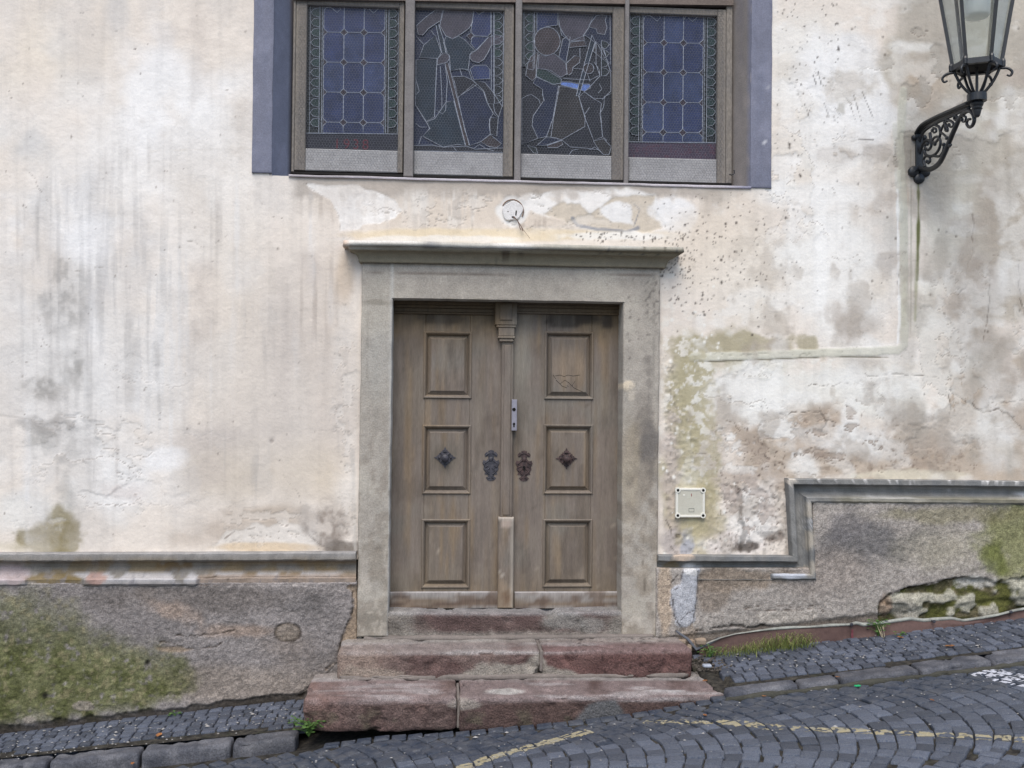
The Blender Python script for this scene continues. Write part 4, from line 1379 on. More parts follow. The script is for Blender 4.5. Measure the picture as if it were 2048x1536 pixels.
def p_low(V):
    q = p_red(V, seed=11)
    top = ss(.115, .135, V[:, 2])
    left = 1 - ss(912, 918, q.u)
    q.mix(left * ss(.35, .6, q.n[80]), L(136, 98, 88), .6)
    q.mix((1 - left), L(92, 66, 60), .55)
    q.mix((1 - ss(640, 700, q.u + 40 * (q.n[30] - .5))) * left, L(148, 104, 92), .7)
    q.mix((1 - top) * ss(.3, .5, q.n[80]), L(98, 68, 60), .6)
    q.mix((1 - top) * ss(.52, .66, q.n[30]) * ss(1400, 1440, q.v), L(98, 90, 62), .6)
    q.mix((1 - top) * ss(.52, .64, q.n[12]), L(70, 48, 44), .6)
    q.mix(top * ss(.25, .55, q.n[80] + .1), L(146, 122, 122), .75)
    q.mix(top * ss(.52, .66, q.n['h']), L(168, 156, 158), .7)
    q.mix(top * q.blob(1010, 1383, 40, 6, .5, .5, 30), L(190, 184, 180), .8)
    q.mix(top * q.blob(1340, 1375, 90, 10, .6, .6, 30) * ss(.5, .6, q.n['h']), L(190, 184, 188), .8)
    q.mix(ss(1364, 1356, q.v), L(160, 154, 148), .6)
    q.mix(q.poly([(1150, 1440), (1175, 1408), (1230, 1398), (1250, 1425), (1245, 1450), (1150, 1455)], 4, 5), L(98, 100, 106), .9)
    q.mix(q.blob(930, 1408, 30, 12, .5, .5, 30), L(166, 150, 138), .8)
    return toned(q, .86, .66)


zt1 = .158
y1 = -.69
xa, xm, xb = W(606, 1400, y1)[0], W(917, 1400, y1)[0], W(1452, 1395, y1)[0]


def low_l(V):
    V = V.copy()
    # broken slanting face at the left end of the front
    k = ss(-.28, -.44, V[:, 0] + .25 * (V[:, 2])) * ss(-.1, -.17, V[:, 1])
    V[:, 1] += k * .05 * ss(.12, -.16, V[:, 2])
    V[:, 0] += .02 * ss(-.44, -.5, V[:, 0]) * ss(.15, -.1, V[:, 2])
    return V


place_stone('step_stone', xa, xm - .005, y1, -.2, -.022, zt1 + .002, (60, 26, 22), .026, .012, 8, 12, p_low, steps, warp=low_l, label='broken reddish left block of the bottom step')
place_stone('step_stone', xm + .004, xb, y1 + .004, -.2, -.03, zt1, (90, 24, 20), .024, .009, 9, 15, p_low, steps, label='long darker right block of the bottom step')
# mortar lying in the joints of the steps
mb = MB()
V, Fc = stone_mesh((xs1 - xs0 - .02, .05, .03), (60, 3, 3), .012, .006, 22, 33)
V += [(xs0 + xs1) / 2, y2 + .012, zt1 + .006]
mb.add(V, Fc)
V, Fc = stone_mesh((tx1 - tx0, .06, .03), (60, 3, 3), .012, .005, 22, 34)
V += [(tx0 + tx1) / 2, -.03, zt2 + .006]
mb.add(V, Fc)
V, Fc = stone_mesh((.02, .3, .12), (3, 14, 8), .008, .004, 22, 35)
V += [xsm, y2 + .158, zt2 - .062]
mb.add(V, Fc)
V, Fc = stone_mesh((.016, .3, .16), (3, 14, 8), .007, .004, 22, 36)
V += [xm, y1 + .165, zt1 - .088]
mb.add(V, Fc)
mb.out('mortar_joint', M_STONE, steps, lambda V: Pt(V, L(118, 110, 104), .2).c, smooth=True)

# ================================================================== DOORS
DY = .13                                     # front of the stiles


def p_wood(V):
    q = Pt(V, L(115, 105, 96), .1)
    q.mix(ss(.4, .7, q.n['v2']), L(112, 102, 90), .6)
    q.mix(ss(.5, .75, q.n['v']), L(134, 112, 82), .45)
    q.mix(ss(.55, .75, q.n[80]), L(112, 108, 100), .5)
    q.mix(ss(720, 610, q.v) * ss(.3, .55, q.n[80]), L(140, 112, 66), .6)
    q.mix(ss(660, 618, q.v + 34 * (q.n[30] - .5)), L(62, 52, 40), .85)
    q.mix(q.blob(1140, 640, 60, 16, .5, .6, 30), L(44, 36, 28), .8)
    q.mix(q.blob(1215, 640, 16, 20, .5, .5, 30), L(46, 38, 30), .8)
    q.mix(q.blob(890, 636, 50, 14, .6, .6, 30), L(60, 50, 38), .6)
    q.mix(q.blob(1042, 720, 24, 90, .8, .4), L(132, 128, 118), .6)
    q.mix(q.blob(890, 915, 44, 40, .8, .3), L(84, 78, 68), .55)
    q.mix(q.blob(1034, 900, 18, 50, .8, .4), L(72, 64, 56), .6)
    q.mix(q.blob(1135, 735, 44, 40, .8, .4), L(138, 122, 104), .6)
    q.mix(ss(1120, 1190, q.v), L(112, 98, 78), .4)
    q.mix(q.line([(1152, 1000), (1152, 1030)], .8, 1.2, .5), L(60, 48, 36), .8)
    q.dots([(random.uniform(790, 1240), random.uniform(640, 1180)) for _ in range(90)], L(66, 56, 46), .5, 1.4, .7)
    q.dots([(random.uniform(790, 1240), random.uniform(900, 1180)) for _ in range(50)], L(168, 156, 140), .5, 1.3, .7)
    q.mix(ss(.55, .72, fbm(q.u / 26, q.v / 90, 5, 88)), L(134, 126, 114), .2)
    q.mix(ss(.58, .72, fbm(q.u / 22, q.v / 70, 5, 89)), L(84, 74, 64), .4)
    q.scale(.95 + .1 * (q.n[30] - .5))
    return q


def p_kick(V):
    q = Pt(V, L(118, 104, 90), .12)
    q.mix(ss(.45, .6, q.n['h']), L(142, 138, 134), .75)
    q.mix(ss(.5, .62, fbm(q.u / 40, q.v / 6, 4, 66)), L(84, 68, 58), .8)
    q.mix(ss(1190, 1182, q.v), L(172, 170, 170), .8)
    q.mix(ss(.55, .7, q.n[30]), L(96, 80, 68), .7)
    return q


def wboard(name, rects, front, parent, bev=.003, back=None, pf=p_wood):
    mb = MB()
    for r4 in rects:
        x0, x1, z0, z1 = r4
        # subdivide so the weathering has room
        nxx, nzz = max(1, int((x1 - x0) / .022)), max(1, int((z1 - z0) / .022))
        s = np.concatenate([[0], np.linspace(bev, x1 - x0 - bev, nxx + 1), [x1 - x0]]) + x0
        t = np.concatenate([[0], np.linspace(bev, z1 - z0 - bev, nzz + 1), [z1 - z0]]) + z0
        Sg, Tg = np.meshgrid(s, t)
        V = np.stack([Sg.ravel(), np.full(Sg.size, front), Tg.ravel()], -1)
        edge = (Sg.ravel() == s[0]) | (Sg.ravel() == s[-1]) | (Tg.ravel() == t[0]) | (Tg.ravel() == t[-1])
        V[:, 1] += edge * bev + .0012 * (fbm3(V, 8, 2, 3) - .5)
        nu, nv = len(s), len(t)
        i = np.arange(nu * nv).reshape(nv, nu)
        loop = np.concatenate([i[0, :], i[1:, -1], i[-1, -2::-1], i[-2:0:-1, 0]])
        Bk = V[loop].copy()
        Bk[:, 1] = back if back else front + .045
        k = len(loop)
        n0 = len(V)
        Fq = [tuple(f) for f in grid_faces(nu, nv)] + [(loop[a], n0 + a, n0 + (a + 1) % k, loop[(a + 1) % k]) for a in range(k)]
        mb.add(np.concatenate([V, Bk]), Fq)
    return mb.out(name, M_WOOD, parent, lambda V: pf(V).c)


def leaf(cols, rows, xl, xr, ytop, ybot, first):
    d = empty('door', (W((xl + xr) / 2, 900, DY)[0], DY, W(900, 1217, DY)[2]), house)
    X = [W(x, 900, DY)[0] for x in (xl, cols[0], cols[1], xr)]
    Z = lambda y: W((xl + xr) / 2, y, DY)[2]
    zt, zb = Z(ytop), Z(ybot)
    wboard('stile', [(X[0], X[1], zb, zt)], DY, d)
    wboard('stile', [(X[2], X[3], zb, zt)], DY, d)
    ys = [ytop] + [a for r in rows for a in r] + [ybot]
    for k in range(0, len(ys), 2):
        wboard('rail', [(X[1], X[2], Z(ys[k + 1]), Z(ys[k]))], DY + .0005, d)
    for a, b in rows:
        z0, z1 = Z(b), Z(a)
        r0 = (X[1], X[2], z0, z1)
        ins = lambda r, q_: (r[0] + q_, r[1] - q_, r[2] + q_, r[3] - q_)
        # moulding round the panel
        mb = MB()
        o_ = ins(r0, -.012)
        mb.rings([(o_, DY + .004), (o_, DY - .006), (ins(o_, .005), DY - .011), (ins(o_, .011), DY - .009), (ins(o_, .016), DY - .002), (ins(o_, .020), DY + .006), (ins(o_, .024), DY + .024)], cap=False)
        mb.out('panel_moulding', M_WOOD, d, lambda V: p_wood(V).c)
        mb = MB()
        pn = ins(r0, .004)
        fld = ins(r0, .036)
        zz = np.linspace(fld[2], fld[3], 12)
        mb.rings([(pn, DY + .036), (pn, DY + .028), (ins(fld, -.005), DY + .009), (ins(fld, -.0045), DY + .003), (fld, DY + .0005)], cap=False)
        xx = np.linspace(fld[0], fld[1], 12)
        Sg, Tg = np.meshgrid(xx, zz)
        mb.add(np.stack([Sg.ravel(), np.full(Sg.size, DY + .0005), Tg.ravel()], -1), [tuple(f) for f in grid_faces(12, 12)])
        mb.out('panel', M_WOOD, d, lambda V: p_wood(V).c)
    wboard('kickboard', [rect(first[0], 1184, first[1], 1217.5, DY - .022)], DY - .022, d, .005, DY + .01, p_kick)
    # stepped moulding along the head
    mb = MB()
    x0, x1 = X[0] + .01, X[3] - (.03 if xl < 900 else .01)
    for ya, yb, pr in ((603, 611, .03), (611, 617, .022), (617, 625, .012), (625, 629, .018)):
        mb.box(x0, x1, DY - pr, DY + .005, Z(yb) , Z(ya), .003)
    mb.out('head_moulding', M_WOOD, d, lambda V: p_wood(V).c)
    return d


ROWS_L, ROWS_R = [(667, 793), (854, 984), (1042, 1172)], [(667, 795), (853, 984), (1042, 1170)]
dl = leaf((849, 938), ROWS_L, 782, 1003, 601, 1218, (779, 998))
dr = leaf((1091, 1182), ROWS_R, 1011, 1243, 601, 1217, (1029, 1240))
tag(dl, 'left door leaf carrying the centre post')
tag(dr, 'right door leaf with lock plate and rusty keyhole')
# centre post on the left leaf
PY = DY - .045
def prect(x0, y0, x1, y1, yy=PY):
    return rect(x0, y0, x1, y1, yy)


wboard('post_shaft', [prect(1002, 683, 1026, 1037, PY + .018)], PY + .018, dl, .005, DY + .01)
wboard('post_fillet', [prect(1007, 690, 1021, 1030, PY + .014)], PY + .012, dl, .003, PY + .02)


def p_base(V):
    q = p_wood(V)
    q.mix(q.line([(997, 1140), (1010, 1160), (1026, 1180)], 2, 2, 1.5), L(170, 162, 150), .7)
    q.mix(ss(1042, 1036, q.v + 8 * (q.n[12] - .5)), L(178, 168, 156), .8)
    q.mix(q.blob(1012, 1048, 10, 10, .5, .6, 12), L(176, 160, 148), .7)
    q.mix(ss(4, 1.5, np.abs(q.u - (1025 - .0095 * (q.v - 1120)))) , L(172, 164, 152), .6)
    q.mix(q.poly([(997, 1150), (1026, 1184), (1026, 1220), (995, 1220)], 3, 5), L(140, 122, 102), .6)
    q.mix(q.blob(1012, 1195, 10, 18, .6, .6, 12), L(100, 78, 60), .7)
    return q


wboard('post_base', [prect(996, 1035, 1027, 1217, PY)], PY, dl, .006, DY + .01, p_base)
mb = MB()
cap = [(990, 603, 1034, 650, .0), (993, 650, 1032, 655, .004), (997, 655, 1029, 672, .010), (996, 672, 1030, 677, .004), (999, 677, 1027, 683, .012)]
for x0, y0, x1, y1, dd in cap:
    r4 = prect(x0, y0, x1, y1, PY)
    mb.box(r4[0], r4[1], PY - .012 + dd, DY + .01, r4[2], r4[3] - .0005, .003)
r4 = prect(999, 607, 1024, 641, PY)
mb.rings([(r4, PY - .011), (r4, PY - .017), ((r4[0] + .006, r4[1] - .006, r4[2] + .006, r4[3] - .006), PY - .02)])
mb.out('post_capital', M_WOOD, dl, lambda V: p_wood(V).c)
# gap shade strip behind the leaves
MB().box(DOOR[0] - .04, DOOR[1] + .04, DY + .05, DY + .09, DOOR[2] - .02, DOOR[3] + .02).out('door_backing', M_DARK, house)

M_IRON = mat('aged_iron', L(44, 44, 52), col2=L(62, 60, 66), rough=.55, spec=.5, n1=(40, .3), n2=(200, .3), bump=(150, .6, .002))
M_RUST = mat('rusty_iron', L(52, 42, 42), col2=L(72, 56, 54), rough=.7, spec=.4, n1=(60, .35), n2=(220, .35), bump=(150, .7, .002))
M_HOLE = mat('black_hole', (.003, .003, .003), rough=.9, n1=None, n2=None, bump=None)


def rosette(cx_, cy_, m, parent):
    q = W(cx_, cy_, DY)
    R = .064
    P = []
    for k in range(4):
        a0 = math.pi / 2 * k
        c0, c1 = np.array([math.cos(a0), math.sin(a0)]) * R, np.array([math.cos(a0 + math.pi / 2), math.sin(a0 + math.pi / 2)]) * R
        for t, s in ((0, 1.05), (.08, .95), (.16, .86), (.24, .97), (.32, .84), (.41, .97), (.5, .82), (.59, .97), (.68, .84), (.76, .97), (.84, .86), (.92, .95)):
            P.append((c0 * (1 - t) + c1 * t) * s)
    mb = MB().prism([(q[0] + a, q[2] + b) for a, b in P], DY - .004, DY + .002)
    for k in range(4):                       # raised leaves
        a = math.pi / 2 * k
        c = np.array([q[0] + .036 * math.cos(a), DY - .005, q[2] + .036 * math.sin(a)])
        mb.tube([c + [-.012 * math.sin(a), 0, .012 * math.cos(a)], c + [0, -.004, 0], c + [.012 * math.sin(a), 0, -.012 * math.cos(a)]], [.003, .006, .003], 6)
        mb.tube([(q[0] + .02 * math.cos(a + .78), DY - .004, q[2] + .02 * math.sin(a + .78)), (q[0] + .04 * math.cos(a + .78), DY - .006, q[2] + .04 * math.sin(a + .78))], [.006, .003], 6)
    mb.lathe((q[0], DY, q[2]), [(.024, -.004), (.024, -.012), (.018, -.018), (.016, -.024), (.022, -.034), (.020, -.044), (.010, -.05), (.002, -.052)], 14, axis=1)
    return mb.out('door_rosette', m, parent)


rosette(890, 915, M_IRON, dl)
o = rosette(1133, 917, M_RUST, dr)
tag(o, 'rustier rosette on the right leaf')


def escutcheon(cx_, cy_, m, parent, key):
    q = W(cx_, cy_, DY)
    s = .00310                               # metres per photo pixel
    mb = MB()
    half = [(0, -30), (6, -28), (5, -24), (9, -26), (13, -21), (11, -16), (6, -18), (5, -13), (10, -8), (15, -10), (17, -4), (14, 2), (15, 8), (11, 14), (13, 18), (7, 19), (5, 22), (10, 25), (6, 30), (0, 31)]
    P = half + [(-a, b) for a, b in half[-2:0:-1]]
    mb.prism([(q[0] + a * s, q[2] - b * s) for a, b in P], DY - .0035, DY + .002)
    for sg in (-1, 1):
        for pts in ([(2, -24), (7, -22), (10, -19)], [(4, -10), (10, -5), (14, -2), (11, 4), (6, 1)], [(11, 10), (7, 15), (3, 18)], [(3, 6), (7, 10), (4, 14)], [(2, 24), (6, 26)]):
            mb.tube([(q[0] + sg * a * s, DY - .005, q[2] - b * s) for a, b in pts], .0042, 6)
    mb.lathe((q[0], DY, q[2] + 12 * s), [(.014, -.003), (.013, -.008), (.006, -.011), (.001, -.012)], 10, axis=1)
    o = mb.out('escutcheon', m, parent)
    if key:
        MB().lathe((q[0], DY, q[2] - 3 * s), [(.007, -.006), (.007, -.0125)], 10, axis=1).box(q[0] - .004, q[0] + .004, DY - .012, DY - .004, q[2] - 10 * s, q[2] - 3 * s).out('keyhole', M_HOLE, parent)
    return o


escutcheon(982, 930, M_IRON, dl, False)
o = escutcheon(1048, 931, M_RUST, dr, True)
tag(o, 'rusty keyhole plate')
r4 = rect(1022.5, 799, 1033, 861, DY - .008)
M_ALU = mat('aluminium', L(138, 136, 146), rough=.45, metal=.3, spec=.5, n1=(20, .08), n2=(150, .1), bump=None)
MB().box(r4[0], r4[1], DY - .05, DY + .002, r4[2], r4[3], .002).out('lock_plate', M_ALU, dr)
q = W(1028, 819, DY - .052)
mb = MB().lathe((q[0], DY - .05, q[2]), [(.011, .002), (.011, -.0015)], 14, axis=1)
q2 = W(1028, 848, DY - .052)
mb.lathe((q2[0], DY - .05, q2[2]), [(.008, .002), (.008, -.0015)], 12, axis=1).box(q2[0] - .004, q2[0] + .004, DY - .0512, DY - .049, q2[2] - .02, q2[2])
mb.out('keyhole', M_HOLE, dr)
# scratched drawing on the upper right panel
mb = MB()
for P in ([(1110, 752), (1120, 750), (1128, 753), (1136, 750), (1146, 752), (1160, 750)], [(1112, 760), (1124, 772), (1134, 776)], [(1120, 768), (1130, 760), (1138, 766)], [(1134, 771), (1137, 773)], [(1136, 764), (1148, 776), (1166, 784)], [(1150, 762), (1144, 772)], [(1106, 750), (1112, 758)]):
    mb.tube([W(a, b, DY - .0002) for a, b in P], .0011, 4)
mb.out('scratch_mark', M_DARK, dr)


# ================================================================== PLINTH
def prof_m(k=1.0):
    return [(0, -.005), (0, .060), (.004, .068), (.030, .067), (.036, .060), (.040, .034), (.050, .014), (.064, .006), (.082, .008), (.096, .018), (.106, .034), (.110, .056), (.116, .064), (.134, .062), (.141, .054), (.146, .046), (.147, .03)]


def prof_l():
    return [(a * 1.33, b) for a, b in prof_m()]


GREY = L(124, 119, 112)


def p_mould_l(V):
    q = Pt(V, GREY, .12)
    t = q.v - 1105 + .0028 * q.u
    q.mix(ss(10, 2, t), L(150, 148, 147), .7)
    q.scale(1 + .5 * (q.n[12] - .5))
    q.mix(ss(.5, .65, q.n[30]) * ss(12, 20, t), L(128, 112, 84), .7)
    q.mix(ss(380, 460, q.u) * ss(16, 24, t) * ss(.3, .5, q.n['h']), L(132, 112, 84), .7)
    q.mix(ss(40, 45, t) * ss(.40, .52, q.n[30]), L(182, 180, 182), .75)
    q.mix(ss(60, 66, t), L(128, 120, 112), .7)
    q.mix(q.blob(108, 1158, 54, 13, .3, .3, 12), L(112, 96, 62), .9)
    q.mix(q.blob(192, 1158, 20, 12, .3, .3, 12), L(160, 132, 122), .9)
    q.mix(ss(392, 400, q.u) * ss(44, 50, t), L(138, 122, 108), .85)
    q.mix(q.blob(350, 1132, 40, 8, .4, .5, 12), L(120, 96, 62), .7)
    q.mix(q.blob(20, 1150, 40, 20, .4, .4, 30), L(176, 160, 160), .7)
    q.mix(ss(.62, .72, q.n[12]) * ss(40, 46, t), L(110, 108, 112), .6)
    q.mix(q.line([(395, 1158), (440, 1152), (470, 1164), (520, 1162)], 1.6, 1.5, 2, 12), L(70, 58, 48), .8)
    q.mix(q.line([(168, 1158), (180, 1152), (196, 1166)], 1.2, 1.5, 1.5, 12), L(80, 70, 60), .8)
    return q


def broke_l(V, k):
    u, v = proj(V)
    b = ss(392, 398, u) + ss(50, 56, u) * ss(168, 162, u) * .8
    return np.where((k >= 11) & (k <= 14), b * (.016 + .012 * fbm3(V, 30, 3, 2)), 0)


yl = lambda x, y: (W(x, y, -.05)[0], W(x, y, -.05)[2])
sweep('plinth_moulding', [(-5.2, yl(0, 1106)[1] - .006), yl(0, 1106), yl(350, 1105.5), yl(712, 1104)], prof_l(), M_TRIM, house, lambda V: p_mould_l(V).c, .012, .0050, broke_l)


def p_mould_r(V):
    q = Pt(V, L(122, 121, 118), .12)
    q.scale(1 + .4 * (q.n[12] - .5))
    dark = ss(.5, .7, q.n['v2'])
    q.mix(dark, L(112, 115, 118), .4)
    q.mix(ss(.58, .7, q.n['h']) * ss(1590, 1640, q.u) * ss(970, 985, q.v), L(190, 190, 192), .8)
    q.mix(ss(990, 1000, q.v) * ss(1640, 1700, q.u) * ss(1010, 1004, q.v), L(122, 116, 92), .7)
    q.mix(q.blob(1368, 1114, 20, 8, .3, .3, 12), L(186, 168, 150), .9)
    q.mix(q.blob(1384, 1138, 20, 12, .4, .4, 12), L(206, 204, 204), .9)
    q.mix(q.blob(1582, 1148, 34, 10, .4, .3, 12), L(176, 180, 188), .9)
    q.mix(ss(1607, 1612, q.u) * ss(1000, 1010, q.v) * ss(1160, 1140, q.v) * ss(.4, .6, q.n[30]), L(176, 166, 150), .75)
    q.mix(ss(1318, 1350, q.u) * ss(1420, 1380, q.u) * ss(1110, 1104, q.v), L(200, 192, 186), .5)
    q.mix(q.blob(1340, 1132, 22, 10, .4, .5, 12), L(128, 112, 84), .8)
    q.dots([(random.uniform(1600, 2048), random.uniform(958, 966)) for _ in range(26)], L(215, 212, 208), 1, 2.5, .8)
    q.mix(q.blob(1584, 962, 12, 6, .4, .3, 12), L(214, 204, 190), .9)
    return q


def broke_r(V, k):
    u, v = proj(V)
    b = ss(1546, 1540, u) * ss(1118, 1122, v)
    return np.where((k >= 11) & (k <= 14), b * .045, 0)


sweep('plinth_moulding', [yl(1316, 1110), yl(1583, 1112), yl(1574, 957), yl(2048, 962), (6.6, yl(2048, 962)[1] + .01)], prof_m(), M_TRIM, house, lambda V: p_mould_r(V).c, .012, .0042, broke_r)


def speck(q, a=.5):
    q.scale(1 + .25 * (q.n[80] - .5) + .4 * a * (ss(.3, .75, q.n[5]) - .5) + .5 * a * (ss(.3, .7, vn(q.u / 3.2, q.v / 3.2, 91)) - .5))
    q.h += .005 * (q.n[5] - .5) + .005 * (q.n[12] - .5) + .014 * (q.n[80] - .5)


MOSS = (90, 94, 46)


def p_pl(V):
    q = Pt(V, L(129, 123, 120), .14)
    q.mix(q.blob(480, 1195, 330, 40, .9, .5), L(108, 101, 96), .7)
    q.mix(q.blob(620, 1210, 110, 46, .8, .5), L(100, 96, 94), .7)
    q.mix(q.blob(345, 1222, 62, 24, .8, .5, 30, .3), L(156, 138, 124), .7)
    q.mix(q.blob(470, 1262, 80, 18, .8, .5, 30), L(150, 130, 114), .6)
    q.mix(q.blob(570, 1290, 70, 50, .9, .5), L(118, 108, 100), .6)
    q.mix(q.blob(480, 1370, 200, 50, .9, .5), L(146, 134, 122), .6)
    q.mix(q.blob(290, 1180, 30, 30, .8, .5, 30), L(110, 102, 96), .6)
    ms = q.poly([(-900, 1175), (100, 1180), (150, 1215), (200, 1262), (240, 1285), (300, 1284), (345, 1300), (376, 1325), (382, 1365), (350, 1400), (200, 1432), (-900, 1470)], 22, 26, 30)
    k = ss(1180, 1330, q.v + 120 * (q.n[80] - .5) - .25 * (q.u - 150)) 
    q.mix(ms * (.35 + .65 * k) * ss(.25, .5, q.n[12] + .12), L(*MOSS), .78)
    q.mix(ms * k * ss(.5, .65, q.n[30]), L(66, 70, 36), .55)
    q.mix(ms * ss(.62, .72, q.n[12]), L(132, 124, 96), .5)
    q.h += ms * k * .0035 * ss(.4, .65, fbm(q.u / 9, q.v / 8, 3, 95))
    q.mix(ss(1405, 1440, q.v + .09 * q.u - 30) * ss(.4, .6, q.n[30]), L(74, 66, 50), .6)
    for cx_, cy_, r_ in ((495 / 3.0 + 0, 1412, 20), (60, 1440, 14)):
        q.mix(q.blob(cx_, cy_, r_, r_ * .55, .3, .4, 12), L(134, 126, 116), .85, .004)
    d = np.hypot((q.u - 575) / 25, (q.v - 1265) / 18)
    q.mix(ss(.2, .08, np.abs(d - 1 - .15 * (q.n[12] - .5))), L(70, 62, 56), .8, -.003)
    q.mix(ss(1, .9, d), L(126, 114, 100), .6)
    for P in ([(318, 1288), (340, 1284), (362, 1294), (392, 1297), (430, 1294), (442, 1288)], [(352, 1272), (400, 1270), (470, 1262)]):
        q.mix(q.line(P, 2.2, 2, 2, 12, 6), L(64, 54, 46), .8, -.006)
    q.mix(q.poly([(310, 1296), (345, 1292), (385, 1300), (360, 1306), (320, 1304)], 3, 3), L(140, 122, 102), .7, -.004)
    # broken right-hand edge
    br = q.poly([(696, 1172), (740, 1172), (740, 1300), (690, 1310), (660, 1330), (600, 1400), (640, 1500), (560, 1500), (600, 1392), (672, 1325), (684, 1270), (704, 1222), (704, 1190)], 3, 6, 12)
    q.mix(br, L(146, 128, 108), .85, -.016)
    q.mix(q.line([(704, 1185), (704, 1225), (685, 1268), (674, 1325), (640, 1362), (600, 1386)], 2.4, 2, 2, 12), L(50, 44, 40), .85, -.008)
    q.mix(q.line([(0, 1173), (400, 1173), (600, 1171), (698, 1184)], 1.6, 2, 1.4, 12), L(166, 158, 152), .7)
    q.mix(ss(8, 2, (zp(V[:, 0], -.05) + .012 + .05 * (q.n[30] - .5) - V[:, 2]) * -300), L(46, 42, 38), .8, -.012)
    q.dots([(835 / 2.84, 1000 + 925 / 2.84), (255 / 2.84, 1000 + 1112 / 2.84), (1120 / 2.84, 1010 + 300 / 2.84)], L(30, 28, 26), 4, 6, .9, -.006)
    speck(q)
    return q


def hol(V, q):                               # whole-panel undulation
    return .02 * (fbm(V[:, 0] * 1.6, V[:, 2] * 2.2, 3, 55) - .5)


PYL = -.048
zt_l = W(350, 1166, PYL)[2]
slab('plinth', [(-5.2, zt_l + .01), (W(713, 1172, PYL)[0], zt_l), (W(713, 1400, PYL)[0], -.25), (-5.2, -.75)], PYL, .06, .0085, M_ROUGH, house, p_pl, .012, .003, hol)


